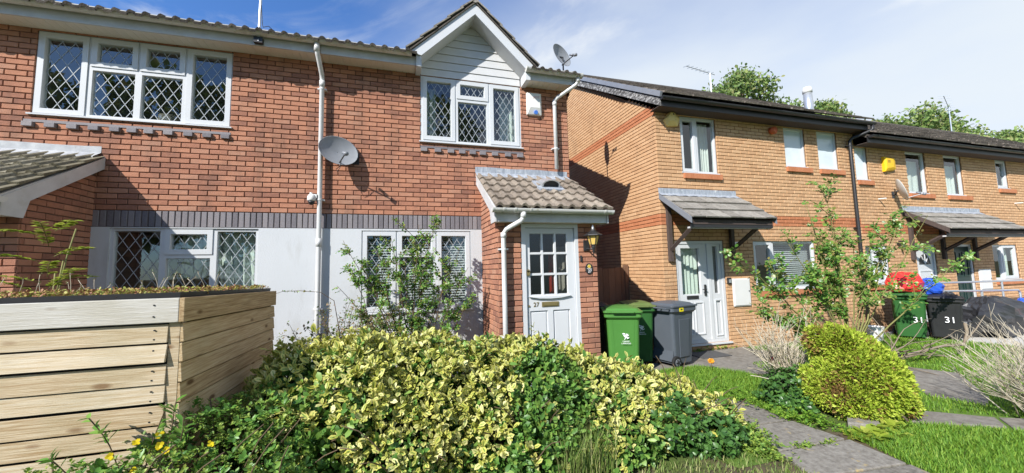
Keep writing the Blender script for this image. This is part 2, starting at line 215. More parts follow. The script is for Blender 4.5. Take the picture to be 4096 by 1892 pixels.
MT['euon'] = leafmat('variegated_leaf', [(0.06, 0.145, 0.026), (0.11, 0.23, 0.042), (0.22, 0.33, 0.065)], [(0.42, 0.42, 0.07), (0.58, 0.53, 0.13), (0.68, 0.62, 0.28)], 0.42, 0.18)
MT['leafgreen'] = leafmat('green_shrub_leaf', [(0.06, 0.15, 0.025), (0.11, 0.25, 0.04), (0.19, 0.33, 0.06)], None, 0.4, 0.25)
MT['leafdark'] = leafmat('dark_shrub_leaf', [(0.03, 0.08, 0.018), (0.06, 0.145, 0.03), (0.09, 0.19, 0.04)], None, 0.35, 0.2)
MT['leaflime'] = leafmat('small_lime_leaf', [(0.10, 0.20, 0.03), (0.20, 0.32, 0.05), (0.34, 0.41, 0.07)], None, 0.5, 0.3)
MT['leafsun'] = leafmat('pale_lime_leaf', [(0.20, 0.30, 0.03), (0.34, 0.42, 0.05), (0.42, 0.44, 0.08)], None, 0.5, 0.4)
MT['leafrose'] = leafmat('rose_leaf', [(0.06, 0.15, 0.025), (0.11, 0.25, 0.04), (0.19, 0.32, 0.055), (0.24, 0.20, 0.06)], None, 0.35, 0.3)
MT['leafbrown'] = leafmat('drying_leaf', [(0.09, 0.16, 0.03), (0.16, 0.22, 0.05), (0.26, 0.19, 0.09), (0.20, 0.13, 0.07)], None, 0.6, 0.25)
MT['conifer'] = leafmat('golden_conifer_spray', [(0.22, 0.32, 0.025), (0.38, 0.48, 0.045), (0.52, 0.58, 0.08)], None, 0.6, 0.3)
MT['coniferb'] = leafmat('browned_conifer_spray', [(0.15, 0.08, 0.03), (0.26, 0.15, 0.05), (0.24, 0.20, 0.04)], None, 0.7, 0.2)
MT['tree'] = leafmat('tree_leaf', [(0.08, 0.14, 0.035), (0.16, 0.25, 0.06), (0.25, 0.34, 0.09), (0.32, 0.31, 0.12)], None, 0.6, 0.3)
MT['grass'] = leafmat('grass_blade', [(0.09, 0.20, 0.02), (0.16, 0.32, 0.03), (0.28, 0.40, 0.05)], None, 0.6, 0.35)
MT['drygrass'] = leafmat('long_grass_blade', [(0.10, 0.18, 0.03), (0.20, 0.28, 0.06), (0.36, 0.34, 0.15)], None, 0.6, 0.3)
MT['sedum'] = leafmat('sedum_leaf', [(0.22, 0.27, 0.04), (0.36, 0.34, 0.07), (0.33, 0.15, 0.07), (0.26, 0.11, 0.06)], None, 0.6, 0.15)
MT['petal'] = leafmat('yellow_petal', [(0.75, 0.55, 0.01), (0.82, 0.66, 0.02)], None, 0.5, 0.3)
MT['redpetal'] = leafmat('red_petal', [(0.55, 0.01, 0.02), (0.65, 0.03, 0.03)], None, 0.5, 0.3)
MT['orpetal'] = leafmat('orange_petal', [(0.70, 0.30, 0.02), (0.78, 0.42, 0.05)], None, 0.5, 0.3)

# ------------------------------------------------------------------ mesh helpers
class MB:
    def __init__(s): s.v = []; s.f = []
    def add(s, vs, fs):
        o = len(s.v); s.v += [tuple(p) for p in vs]; s.f += [tuple(i+o for i in q) for q in fs]; return s
    def box(s, x0, x1, y0, y1, z0, z1):
        return s.add([(x0,y0,z0),(x1,y0,z0),(x1,y1,z0),(x0,y1,z0),(x0,y0,z1),(x1,y0,z1),(x1,y1,z1),(x0,y1,z1)],
                     [(0,3,2,1),(4,5,6,7),(0,1,5,4),(1,2,6,5),(2,3,7,6),(3,0,4,7)])
    def hexa(s, p):   # 8 points like box
        return s.add(p, [(0,3,2,1),(4,5,6,7),(0,1,5,4),(1,2,6,5),(2,3,7,6),(3,0,4,7)])
    def prism(s, poly, y0, y1):   # polygon in xz, ccw seen from -y
        n = len(poly); vs = [(x, y0, z) for x, z in poly]+[(x, y1, z) for x, z in poly]
        return s.add(vs, [tuple(range(n)), tuple(range(2*n-1, n-1, -1))]+[(i, n+i, n+(i+1) % n, (i+1) % n) for i in range(n)])
    def prismx(s, poly, x0, x1):  # polygon in yz
        n = len(poly); vs = [(x0, y, z) for y, z in poly]+[(x1, y, z) for y, z in poly]
        return s.add(vs, [tuple(range(n)), tuple(range(2*n-1, n-1, -1))]+[(i, n+i, n+(i+1) % n, (i+1) % n) for i in range(n)])
    def tube(s, path, r, seg=8, caps=True):
        P = [Vector(p) for p in path]; n = len(P); R = r if isinstance(r, (list, tuple)) else [r]*n
        t = (P[1]-P[0]).normalized(); a = Vector((0,0,1)) if abs(t.z) < 0.9 else Vector((1,0,0))
        u = t.cross(a).normalized(); vs = []; fs = []
        for i in range(n):
            t = (P[min(i+1, n-1)]-P[max(i-1, 0)]).normalized()
            u = (u-t*u.dot(t)); u = u.normalized() if u.length > 1e-6 else t.orthogonal().normalized(); w_ = t.cross(u)
            for k in range(seg):
                an = 2*math.pi*k/seg; vs.append(P[i]+(u*math.cos(an)+w_*math.sin(an))*R[i])
        for i in range(n-1):
            for k in range(seg):
                k2 = (k+1) % seg; fs.append((i*seg+k, i*seg+k2, (i+1)*seg+k2, (i+1)*seg+k))
        if caps: fs.append(tuple(range(seg-1, -1, -1))); fs.append(tuple(range((n-1)*seg, n*seg)))
        return s.add(vs, fs)
    def loft(s, rings, cap=True):
        n = len(rings[0]); vs = [p for r in rings for p in r]; fs = []
        for i in range(len(rings)-1):
            for k in range(n):
                k2 = (k+1) % n; fs.append((i*n+k, i*n+k2, (i+1)*n+k2, (i+1)*n+k))
        if cap: fs.append(tuple(range(n-1, -1, -1))); fs.append(tuple(range((len(rings)-1)*n, len(rings)*n)))
        return s.add(vs, fs)
    def lathe(s, c, prof, seg=16):
        return s.loft([[(c[0]+r*math.cos(2*math.pi*k/seg), c[1]+r*math.sin(2*math.pi*k/seg), c[2]+z) for k in range(seg)] for r, z in prof])
    def mesh(s, name):
        me = bpy.data.meshes.new(name); me.from_pydata(s.v, [], s.f); me.update(); return me
def tag(o, label=None, cat=None, group=None, kind=None):
    if label: o['label'] = label
    if cat: o['category'] = cat
    if group: o['group'] = group
    if kind: o['kind'] = kind
    return o
def link(name, me, mat, parent=None, smooth=False):
    if mat is not None:
        me.materials.clear(); me.materials.append(MT[mat] if isinstance(mat, str) else mat)
    o = bpy.data.objects.new(name, me); COL.objects.link(o)
    if smooth: me.polygons.foreach_set('use_smooth', [True]*len(me.polygons))
    if parent: attach(o, parent)
    return o
def attach(o, parent):
    o.parent = parent
    if parent.parent is None and parent.type == 'EMPTY': o.matrix_parent_inverse = Matrix.Translation(parent.location).to_4x4().inverted() if not parent.get('_rot') else Matrix.Identity(4)
def part(name, mb, mat, parent=None, smooth=False, bevel=0.0):
    o = link(name, mb.mesh(name), mat, parent, smooth)
    if bevel:
        b = o.modifiers.new('bevel', 'BEVEL'); b.width = bevel; b.segments = 2; b.limit_method = 'ANGLE'
    return o
def thing(name, label, cat, loc, group=None, rot=None):
    o = bpy.data.objects.new(name, None); COL.objects.link(o); o.location = loc; o.empty_display_size = 0.1
    if rot is not None: o.rotation_euler = (0, 0, rot); o['_rot'] = 1      # local-space children
    return tag(o, label, cat, group)
def text(body, size, mat, mtx, parent, name='lettering', ext=0.001, align='CENTER'):
    cu = bpy.data.curves.new(name, 'FONT'); cu.body = body; cu.size = size; cu.extrude = ext; cu.align_x = align; cu.align_y = 'CENTER'
    o = bpy.data.objects.new(name, cu); COL.objects.link(o)
    dg = bpy.context.evaluated_depsgraph_get(); me = bpy.data.meshes.new_from_object(o.evaluated_get(dg)); bpy.data.objects.remove(o)
    me.transform(mtx); return link(name, me, mat, parent)
FRONT = Matrix.Rotation(math.pi/2, 4, 'X')       # text facing -Y
def proj(p):
    d = np.array(p)-CAMP; z = d @ FW
    return (2048+FPX*(d @ RT)/z, 946-FPX*(d @ UP)/z, z) if z > 0.05 else (-1e9, -1e9, -1)
def subtract(rects, h):
    out = []
    for a, b, c, d in rects:
        ha, hb, hc, hd = h
        if hb <= a or ha >= b or hd <= c or hc >= d: out.append((a, b, c, d)); continue
        if ha > a: out.append((a, ha, c, d))
        if hb < b: out.append((hb, b, c, d))
        a2, b2 = max(a, ha), min(b, hb)
        if hc > c: out.append((a2, b2, c, hc))
        if hd < d: out.append((a2, b2, hd, d))
    return out
class Frame:   # wall plane: origin, horizontal direction u, outward normal n, z-rotation of brick objects
    def __init__(s, o, u, n, rot): s.o = Vector(o); s.u = Vector(u); s.n = Vector(n); s.rot = rot
    def p(s, u, z, d=0.0): return tuple(s.o+s.u*u+Vector((0, 0, z))+s.n*d)
def plate(mb, fr, rect, holes, d0, d1, lip=0.0, sides=True, bead=0.0):
    """a slab on a wall plane from depth d1 (back) to d0 (front) with rectangular holes"""
    us = sorted({rect[0], rect[1], *[h[0] for h in holes], *[h[1] for h in holes]}); zs = sorted({rect[2], rect[3], *[h[2] for h in holes], *[h[3] for h in holes]})
    us = [u for u in us if rect[0] <= u <= rect[1]]; zs = [z for z in zs if rect[2] <= z <= rect[3]]
    for i in range(len(us)-1):
        for j in range(len(zs)-1):
            cu, cz = (us[i]+us[i+1])/2, (zs[j]+zs[j+1])/2
            if any(h[0] < cu < h[1] and h[2] < cz < h[3] for h in holes): continue
            mb.add([fr.p(us[i], zs[j], d0), fr.p(us[i+1], zs[j], d0), fr.p(us[i+1], zs[j+1], d0), fr.p(us[i], zs[j+1], d0)], [(0,1,2,3)])
    def ring(h, inner):
        a, b, c, d = h; k = bead if inner else 0.0
        A = [fr.p(a, c, d0), fr.p(b, c, d0), fr.p(b, d, d0), fr.p(a, d, d0)]; B = [fr.p(a+k, c+k, d1), fr.p(b-k, c+k, d1), fr.p(b-k, d-k, d1), fr.p(a+k, d-k, d1)]
        fs = [(i, (i+1) % 4, 4+(i+1) % 4, 4+i) for i in range(4)]
        mb.add(A+B, [q[::-1] for q in fs] if not inner else fs)
    for h in holes: ring(h, True)
    if sides: ring(rect, False)
    return mb
# ------------------------------------------------------------------ brickwork
BH, BL, JT = 0.075, 0.225, 0.010
def brick_geo(w, h, d, seed):
    r = random.Random(seed); c = 0.005
    j = lambda a: a+r.uniform(-0.0012, 0.0012)
    x, z = w/2, h/2
    back = [(-x, 0.012, -z), (x, 0.012, -z), (x, 0.012, z), (-x, 0.012, z)]
    mid = [(j(-x), -d+c, j(-z)), (j(x), -d+c, j(-z)), (j(x), -d+c, j(z)), (j(-x), -d+c, j(z))]
    fr = [(j(-x+c), j(-d), j(-z+c)), (j(x-c), j(-d), j(-z+c)), (j(x-c), j(-d), j(z-c)), (j(-x+c), j(-d), j(z-c))]
    fs = [(8, 9, 10, 11)]
    for b in (0, 4):
        for i in range(4): fs.append((b+i, b+(i+1) % 4, b+4+(i+1) % 4, b+4+i))
    return back+mid+fr, fs
BMESH = {}
class Bricker:
    def __init__(s): s.rec = []
    def field(s, fr, u0, u1, z0, z1, holes, mat, phase=0.0, clip=None, depth=0.009, zorg=None, name='brick', matfn=None):
        zorg = z0 if zorg is None else zorg
        k = math.floor((z0-zorg)/BH+1e-6)
        while zorg+k*BH < z1-0.01:
            za, zb = zorg+k*BH+JT/2, zorg+(k+1)*BH-JT/2
            za2, zb2 = max(za, z0), min(zb, z1)
            off = phase+(BL/2 if k % 2 else 0.0); i = math.floor((u0-off)/BL)-1
            while off+i*BL < u1:
                a, b = max(u0, off+i*BL+JT/2), min(u1, off+(i+1)*BL-JT/2); i += 1
                if b-a < 0.02 or zb2-za2 < 0.015: continue
                rs = [(a, b, za2, zb2)]
                for h in holes: rs = subtract(rs, h)
                for r in rs:
                    if r[1]-r[0] < 0.018 or r[3]-r[2] < 0.014: continue
                    if clip and not clip((r[0]+r[1])/2, (r[2]+r[3])/2): continue
                    s.rec.append((fr, r, matfn(r[2]) if matfn else mat, depth, name))
            k += 1
    def soldier(s, fr, u0, u1, z0, z1, mat, depth=0.009):
        n = round((u1-u0)/BH)
        for i in range(n):
            a = u0+(u1-u0)*i/n
            s.rec.append((fr, (a+JT/2, a+(u1-u0)/n-JT/2, z0+0.005, z1-0.005), mat, depth, 'soldier_brick'))
    def build(s, wall, limit=300):
        sc_ = []
        for i, (fr, r, mt, dp, nm) in enumerate(s.rec):
            c = fr.p((r[0]+r[1])/2, (r[2]+r[3])/2); x, y, z = proj(c)
            vis = 0 <= x <= 4096 and 0 <= y <= 1892 and (Vector(CAMP)-Vector(c)).dot(fr.n) > 0
            cs = (Vector(CAMP)-Vector(c)).normalized().dot(fr.n)
            sc_.append(((r[1]-r[0])*(r[3]-r[2])*max(cs, 0)/max(z, .1)**2 if vis else 0, i))
        single = {nm: set() for nm in {q[4] for q in s.rec}}
        for a, i in sorted(sc_, reverse=True):
            q = single[s.rec[i][4]]
            if a > 0 and len(q) < limit: q.add(i)
        rest = {}
        for i, (fr, r, mt, dp, nm) in enumerate(s.rec):
            w_, h_ = r[1]-r[0], r[3]-r[2]; var = i % 3
            if i in single[nm]:
                key = (round(w_, 3), round(h_, 3), mt, dp, var)
                if key not in BMESH:
                    v, f = brick_geo(w_, h_, dp, hash((key[0], key[1], var))); b = MB(); b.add(v, f); me = b.mesh('brick'); me.materials.append(MT[mt]); BMESH[key] = me
                o = bpy.data.objects.new(nm, BMESH[key]); COL.objects.link(o)
                o.location = fr.p((r[0]+r[1])/2, (r[2]+r[3])/2); o.rotation_euler = (0, 0, fr.rot); o.parent = wall
            else:
                b = rest.setdefault((mt, nm), MB()); v, f = brick_geo(w_, h_, dp, i)
                b.add([fr.p((r[0]+r[1])/2+x, (r[2]+r[3])/2+z, -y) for x, y, z in v], f)
        for (mt, nm), b in rest.items(): tag(part(nm+'work' if nm == 'brick' else nm, b, mt, wall), kind='stuff')
def rooms(mb, fr, holes, depth=1.0, d0=-0.13):
    for a, b, c, d in holes:
        A = [fr.p(a-.25, c-.2, d0), fr.p(b+.25, c-.2, d0), fr.p(b+.25, d+.12, d0), fr.p(a-.25, d+.12, d0)]
        B = [fr.p(a-.25, c-.2, -depth), fr.p(b+.25, c-.2, -depth), fr.p(b+.25, d+.12, -depth), fr.p(a-.25, d+.12, -depth)]
        mb.add(A+B, [(i, (i+1) % 4, 4+(i+1) % 4, 4+i) for i in range(4)]+[(4, 5, 6, 7)])
FY = Frame((0, 0, 0), (1, 0, 0), (0, -1, 0), 0.0)
def frame_at(y): return Frame((0, y, 0), (1, 0, 0), (0, -1, 0), 0.0)
# ------------------------------------------------------------------ windows
def lattice(mb, fr, rect, dx, dz, d, hw=0.0034, ph=0.5):
    a, b, c, e = rect; sl = dz/dx
    L = math.hypot(dx, dz); off = hw*L/dx      # vertical half thickness
    for sg in (1, -1):
        k = -60
        while k < 60:
            # z = c + sg*sl*(u-a) + (k+ph)*dz
            pts = []
            z0 = c+(k+ph)*dz if sg > 0 else c+(k+ph)*dz
            f = lambda u: z0+sg*sl*(u-a)
            ua, ub = a, b
            # clip to z range
            uc, ue = a+(c-z0)/(sg*sl), a+(e-z0)/(sg*sl)
            lo, hi = max(a, min(uc, ue)), min(b, max(uc, ue))
            if hi-lo > 0.004:
                p = [(lo, f(lo)-off), (hi, f(hi)-off), (hi, f(hi)+off), (lo, f(lo)+off)]
                mb.add([fr.p(u, z, d+0.003) for u, z in p]+[fr.p(u, z, d) for u, z in p], [(0,1,2,3), (0,4,5,1), (3,2,6,7), (0,3,7,4), (1,5,6,2)])
            k += 1
def window(house, x0, x1, z0, z1, y, cells, lead=None, sill=True, glass='glass', fw=0.05, label=None, proud=0.012, sillout=0.05, name='window'):
    fr = frame_at(y); holes = []
    W_ = part(name, MB(), None, house) if False else None
    fm = MB(); sash = []; panes = []
    for c in cells:
        xa, xb, za, zb, op = c[:5]
        ins = fw+0.028 if op else fw
        holes.append((xa+ins*0.75, xb-ins*0.75, za+ins*0.75, zb-ins*0.75) if not op else (xa+ins, xb-ins, za+ins, zb-ins))
        panes.append(holes[-1])
        if op: sash.append((xa, xb, za, zb, holes[-1]))
    plate(fm, fr, (x0, x1, z0, z1), holes, 0.0, -0.06, bead=0.012)
    W_ = part(name, fm, 'upvc', house)
    if label: W_['label'] = label
    for xa, xb, za, zb, h in sash:
        b = MB(); plate(b, fr, (xa+0.014, xb-0.014, za+0.014, zb-0.014), [h], proud, 0.0008, bead=0.006); part('sash', b, 'upvc', W_, bevel=0.004)
    for i, h in enumerate(panes):
        a, b_, c_, d_ = h[0]-.006, h[1]+.006, h[2]-.006, h[3]+.006
        g = glass[i] if isinstance(glass, (list, tuple)) else glass
        part('pane', MB().box(a, b_, y+0.030, y+0.036, c_, d_), g, W_)
        if lead:
            lm = MB(); lattice(lm, fr, (h[0]+.010, h[1]-.010, h[2]+.010, h[3]-.010), lead[0], lead[1], -0.029, ph=lead[2] if len(lead) > 2 else 0.5); part('leading', lm, 'lattice', W_)
    if sill:
        part('sill', MB().prismx([(y-sillout, z0-0.022), (y+0.05, z0-0.022), (y+0.05, z0+0.012), (y-sillout, z0-0.004)], x0-0.025, x1+0.025), 'upvc', W_)
    return W_
def curtain(x0, x1, z0, z1, y, mat, label, cat='curtain', amp=0.025, waves=6.0, slant=0.0, name='curtain', group=None):
    b = MB(); n = int(waves*10); rows = 6; vs = []; fs = []
    for j in range(rows+1):
        t = j/rows; z = z1+(z0-z1)*t
        for i in range(n+1):
            s_ = i/n; x = x0+slant*t*(1-s_)+(x1-x0)*s_
            vs.append((x, y+amp*math.sin(2*math.pi*waves*s_+0.7*math.sin(3*s_))*(0.6+0.4*t)+0.006*math.sin(17*s_+3*t), z))
    m_ = n+1; nv = len(vs)
    for j in range(rows):
        for i in range(n): fs.append((j*m_+i, (j+1)*m_+i, (j+1)*m_+i+1, j*m_+i+1))
    vs2 = [(x, yy+0.004, z) for x, yy, z in vs]
    fs += [tuple(nv+k for k in q[::-1]) for q in fs]
    b.add(vs+vs2, fs)
    o = link(name, b.mesh(name), mat, None, True); return tag(o, label, cat, group)
def blind(x0, x1, z0, z1, y, label, pitch=0.05, mat='blind', tilt=0.012):
    t = thing('slatted_blind', label, 'blind', ((x0+x1)/2, y, z1))
    me = None; z = z1-pitch
    part('head_rail', MB().box(x0, x1, y-0.015, y+0.02, z1-0.03, z1), mat, t)
    while z > z0:
        if me is None:
            b = MB(); b.hexa([(x0,-.012,-tilt-.001),(x1,-.012,-tilt-.001),(x1,.012,tilt-.001),(x0,.012,tilt-.001),(x0,-.012,-tilt+.001),(x1,-.012,-tilt+.001),(x1,.012,tilt+.001),(x0,.012,tilt+.001)])
            me = b.mesh('slat'); me.materials.append(MT[mat])
        o = bpy.data.objects.new('slat', me); COL.objects.link(o); o.location = (0, y, z); attach(o, t); z -= pitch
    return t
# ------------------------------------------------------------------ gutters, pipes
def gutter(parent, x0, x1, y, z, mat='gutter', r=0.056, brackets=(), name='gutter'):
    prof = [(y-r*math.cos(math.pi*k/10), z-r*math.sin(math.pi*k/10)) for k in range(11)]
    inner = [(y-(r-.006)*math.cos(math.pi*k/10), z-(r-.006)*math.sin(math.pi*k/10)) for k in range(10, -1, -1)]
    g = part(name, MB().prismx(prof+inner, x0, x1), mat, parent)
    for xe in (x0, x1):   # stop ends
        part('stop_end', MB().prismx([(y-(r+.004)*math.cos(math.pi*k/10), z-(r+.004)*math.sin(math.pi*k/10)) for k in range(11)], xe-0.012, xe+0.012), mat, g)
    for xb in brackets:
        po = [(y-(r+.007)*math.cos(math.pi*k/10), z+0.004-(r+.007)*math.sin(math.pi*k/10)) for k in range(11)]
        pi = [(y-(r+.0012)*math.cos(math.pi*k/10), z+0.004-(r+.0012)*math.sin(math.pi*k/10)) for k in range(10, -1, -1)]
        part('bracket', MB().prismx(po+pi, xb-0.014, xb+0.014), mat, g)
    return g
def pipe(parent, path, r, mat, clips=(), wall_y=0.0, collars=()):
    p = part('downpipe', MB().tube(path, r, 14), mat, parent, True)
    for (x, y, z) in clips:
        part('clip', MB().tube([(x, y, z-0.012), (x, y, z+0.012)], r+0.005, 14).box(x-r-0.03, x+r+0.03, min(wall_y, y)+0.002, wall_y+0.0, z-0.011, z+0.011), mat, p)
    for a, b in collars: part('socket', MB().tube([a, b], r+0.006, 14), mat, p, True)
    return p
# ------------------------------------------------------------------ roof tiles
def roll_tile_mesh(w=0.325, L=0.37, h=0.034):
    """double-roll tile: local x across, y down the slope (towards -y), z normal"""
    n = 14; top = []
    for i in range(n+1):
        s_ = i/n; x = (s_-0.5)*w; ph = (s_*2) % 1.0
        z = h*(max(0.0, math.sin(math.pi*min(1.0, ph/0.55))))**0.7 if ph < 0.55 else 0.0
        top.append((x, z))
    vs = [(x, 0.0, z+0.018) for x, z in top]+[(x, -L, z+0.018) for x, z in top]+[(x, -L, z-0.018) for x, z in top]
    m_ = n+1; fs = [(i, m_+i, m_+i+1, i+1) for i in range(n)]+[(m_+i, 2*m_+i, 2*m_+i+1, m_+i+1) for i in range(n)]
    fs += [(0, 2*m_, m_), (n, m_+n, 2*m_+n)]
    return vs, fs
ROLLV, ROLLF = roll_tile_mesh()
def flat_tile(w, L, th): return MB().box(-w/2, w/2, -L, 0, 0.0, th)
def slope_matrix(x, y, z, slope):   # local -y runs down towards -Y
    a = math.atan(slope); return Matrix.Translation((x, y, z)) @ Matrix.Rotation(a, 4, 'X')
def tile_roof(parent, x0, x1, ytop, ztop, ybot, slope, mat, kind='roll', rowlen=0.31, w=0.325, th=0.02, single=True, jit=0.006, mesh=None):
    Ltot = math.hypot(ytop-ybot, (ytop-ybot)*slope); rows = max(1, round(Ltot/rowlen)); rl = Ltot/rows; cols = max(1, round((x1-x0)/w)); cw = (x1-x0)/cols
    if kind == 'roll': base = MB(); base.add([(x*cw/0.325, y*(rl+.05)/0.37, z) for x, y, z in ROLLV], ROLLF)
    else: base = flat_tile(cw-0.006, rl+0.045, th)
    me = base.mesh('tile') if single else None
    if me: me.materials.append(MT[mat])
    allb = MB(); a = math.atan(slope)
    for r in range(rows):
        for c in range(cols):
            d = r*rl; x = x0+(c+0.5)*cw+random.uniform(-jit, jit)*0.5
            y = ytop-d*math.cos(a); z = ztop-d*math.sin(a)
            tilt = math.atan2(0.030, rl)+random.uniform(-0.006, 0.006)
            M = slope_matrix(x, y, z, slope) @ Matrix.Translation((0, random.uniform(-jit, jit), 0.006)) @ Matrix.Rotation(-tilt, 4, 'X') @ Matrix.Rotation(random.uniform(-.008, .008), 4, 'Z')
            if single:
                o = bpy.data.objects.new('tile', me); COL.objects.link(o); o.matrix_world = M; o.parent = parent
            else: allb.add([M @ Vector(v) for v in base.v], base.f)
    if not single: tag(part('tiles', allb, mat, parent), kind='stuff')

# ================================================================== ground
GZ = -0.28
g = part('ground', MB().add([(-300, -300, GZ), (300, -300, GZ), (300, 400, GZ), (-300, 400, GZ)], [(0,1,2,3)]), 'soil'); tag(g, kind='structure')
lw = MB().add([(7.3, -30, GZ+.004), (60, -30, GZ+.004), (60, -.05, GZ+.004), (9.0, -.05, GZ+.004), (9.0, -1.2, GZ+.004), (7.3, -1.9, GZ+.004)], [(0,1,2,3,4,5)])
tag(part('lawn', lw, 'turf'), kind='structure')
lw = MB().add([(5.0, -3.6, GZ+.004), (5.5, -3.6, GZ+.004), (6.2, -2.6, GZ+.004), (7.3, -1.9, GZ+.004), (7.2, -1.25, GZ+.004), (5.2, -1.2, GZ+.004), (4.6, -2.4, GZ+.004)], [(0,1,2,3,4,5,6)])
tag(part('lawn', lw, 'turf'), kind='structure')
tag(part('apron', MB().loft([[(x, y, z) for x, y in ((5.27,-.012),(5.27,-.85),(7.0,-.88),(7.4,-1.5),(7.9,-1.65),(9.0,-.8),(9.0,-.012))] for z in (GZ-.05, GZ+.012)]), 'oldconcrete'), kind='structure')
tag(part('driveway', MB().hexa([(13.85,-2.6,GZ-.05),(30,-6,GZ-.05),(30,-.012,GZ-.05),(12.9,-.012,GZ-.05),(13.85,-2.6,GZ+.016),(30,-6,GZ+.016),(30,-.012,GZ+.016),(12.9,-.012,GZ+.016)]), 'concrete'), kind='structure')
def slabs(name, quads, mat='slab', h=0.02):
    root = None
    b0 = MB()
    for q in quads:
        cx = sum(p[0] for p in q)/4; cy = sum(p[1] for p in q)/4
        b0.add([(cx+(p[0]-cx)*0.9, cy+(p[1]-cy)*0.9, GZ+.006) for p in q], [(0,1,2,3)])
    root = tag(part(name, b0, 'soil'), kind='structure')
    for q in quads:
        hh = h+random.uniform(-.004, .006); tl = random.uniform(-.006, .006)
        part('paving_slab', MB().hexa([(p[0], p[1], GZ-.03) for p in q]+[(p[0], p[1], GZ+hh+(tl if i < 2 else -tl)) for i, p in enumerate(q)]), mat, root, bevel=0.008)
slabs('path', [[(5.30,-4.75),(6.22,-4.85),(6.33,-4.02),(5.40,-3.93)], [(5.42,-3.90),(6.34,-3.99),(6.36,-3.56),(5.53,-3.53)], [(5.56,-3.50),(6.36,-3.52),(6.30,-3.06),(5.80,-3.02)], [(5.82,-2.99),(6.30,-3.02),(6.38,-2.42),(5.92,-2.12)]])
slabs('path', [[(8.62,-3.02),(8.78,-3.46),(9.20,-3.30),(9.08,-2.55)], [(9.10,-2.52),(9.22,-3.27),(10.2,-2.6),(9.9,-2.0)], [(7.40,-3.48),(8.10,-3.86),(8.35,-3.68),(7.85,-3.28)], [(8.12,-3.90),(8.9,-4.4),(9.1,-4.1),(8.37,-3.70)]], 'oldconcrete')

# ================================================================== red brick houses
EZ = 4.72                 # soffit level
def red_house(label, X0, X1, loc):
    return thing('brick_house', label, 'house', loc)
HA = red_house('red brick house with wide four-light leaded window upstairs and porch behind the wooden bin store', -6.5, 1.12, (-2.7, 3.5, GZ))
HB = red_house('red brick house number 27 with white boarded gable and tiled front porch', 1.12, 5.26, (3.2, 3.5, GZ))
WA_UP = (-2.30, -0.10, 3.57, 4.70); WA_DN = (-1.396, 0.31, 0.83, 2.085)
WB_UP = (2.595, 4.345, 3.57, 4.70); WB_DN = (1.70, 3.40, 0.80, 2.07)
DOORX = (3.946, 4.84)
def red_shell(H, X0, X1, holes, sides, band):
    b = MB(); plate(b, FY, (X0, X1, GZ-.05, EZ+.1), holes, -0.004, -0.13, sides=False)
    # rest of the shell
    for s_ in sides:
        x = X0 if s_ < 0 else X1
        b.add([(x, 0.004, GZ-.05), (x, 7.0, GZ-.05), (x, 7.0, 4.9), (x, 3.5, 6.72), (x, 0.004, 4.86)], [(0,1,2,3,4) if s_ < 0 else (4,3,2,1,0)])
    b.add([(X0, 7.0, GZ-.05), (X1, 7.0, GZ-.05), (X1, 7.0, 4.9), (X0, 7.0, 4.9)], [(0,1,2,3)])
    wl = part('wall', b, 'red_mortar', H)
    for h_ in holes:
        r = MB(); rooms(r, FY, [h_]); part('interior', r, 'room', H)
    bk = Bricker(); bk.field(FY, X0, X1, 2.325, EZ+.02, holes, 'red_brick', phase=0.0, zorg=2.325)
    for a, c in band: bk.soldier(FY, a, c, 2.10, 2.325, 'blue_brick')
    return wl, bk
wallA, bkA = red_shell(HA, -6.5, 1.117, [WA_UP, WA_DN], (-1,), [(-1.60, 1.10)])
wallB, bkB = red_shell(HB, 1.119, 5.26, [WB_UP, WB_DN], (1,), [(1.12, 3.60)])
# lower right strip of house 27 beside the porch, and right side wall
bkB.field(FY, 5.16, 5.26, GZ, 2.325, [], 'red_brick', zorg=2.325-35*BH)
FR = Frame((5.26, 0, 0), (0, 1, 0), (1, 0, 0), math.pi/2)
bkB.field(FR, 0.0, 4.0, GZ, 4.95, [], 'red_brick', zorg=2.325-35*BH, phase=0.11)
# dentil bricks under the first-floor windows
def dentils(H, wall, xs, z, x0, x1):
    part('sill_course', MB().box(x0, x1, -0.013, 0.012, z+0.066, z+0.1), 'blue_brick', wall)
    for x in xs: part('dentil_brick', MB().box(x, x+0.107, -0.045, 0.012, z, z+0.062), 'blue_brick', wall, bevel=0.004)
dentils(HA, wallA, [-2.357, -2.135, -1.913, -1.691, -1.468, -1.281, -1.095, -0.875, -0.644, -0.42, -0.20], 3.388, -2.36, -0.09)
dentils(HB, wallB, [2.592, 2.818, 3.034, 3.225, 3.405, 3.581, 3.797, 4.032, 4.257], 3.392, 2.59, 4.37)
# white render below the band
def rendered(H, X0, X1, holes):
    b = MB(); plate(b, FY, (X0, X1, GZ, 2.098), holes, 0.022, -0.05); part('rendered_panel', b, 'render', H, bevel=0.012)
rendered(HA, -1.595, 1.114, [WA_DN]); rendered(HB, 1.122, 3.598, [WB_DN])
LA = (0.138, 0.215, 0.35); LB = (0.118, 0.19, 0.4)
def cells_w(xs, z0, z1, tr, vents): return [(xs[i], xs[i+1], z0, z1, True) for i in range(len(xs)-1)]
a0, a1, a2, a3 = WA_UP
window(HA, a0, a1, a2, a3, 0.012, [(a0+.0, -1.755, a2, a3, True), (-1.755, -1.215, a2, 4.27, False), (-1.215, -0.67, a2, 4.27, False), (-0.67, a1, a2, a3, True), (-1.755, -1.215, 4.27, a3, True), (-1.215, -0.67, 4.27, a3, True)], LA, label='wide leaded window tucked under the eaves')
a0, a1, a2, a3 = WA_DN
window(HA, a0, a1, a2, a3, 0.0, [(a0, -0.82, a2, a3, False), (-0.82, -0.237, a2, 1.71, False), (-0.82, -0.237, 1.71, a3, True), (-0.237, a1, a2, a3, False)], LA, label='leaded window with pale green curtain behind the bin store')
a0, a1, a2, a3 = WB_UP
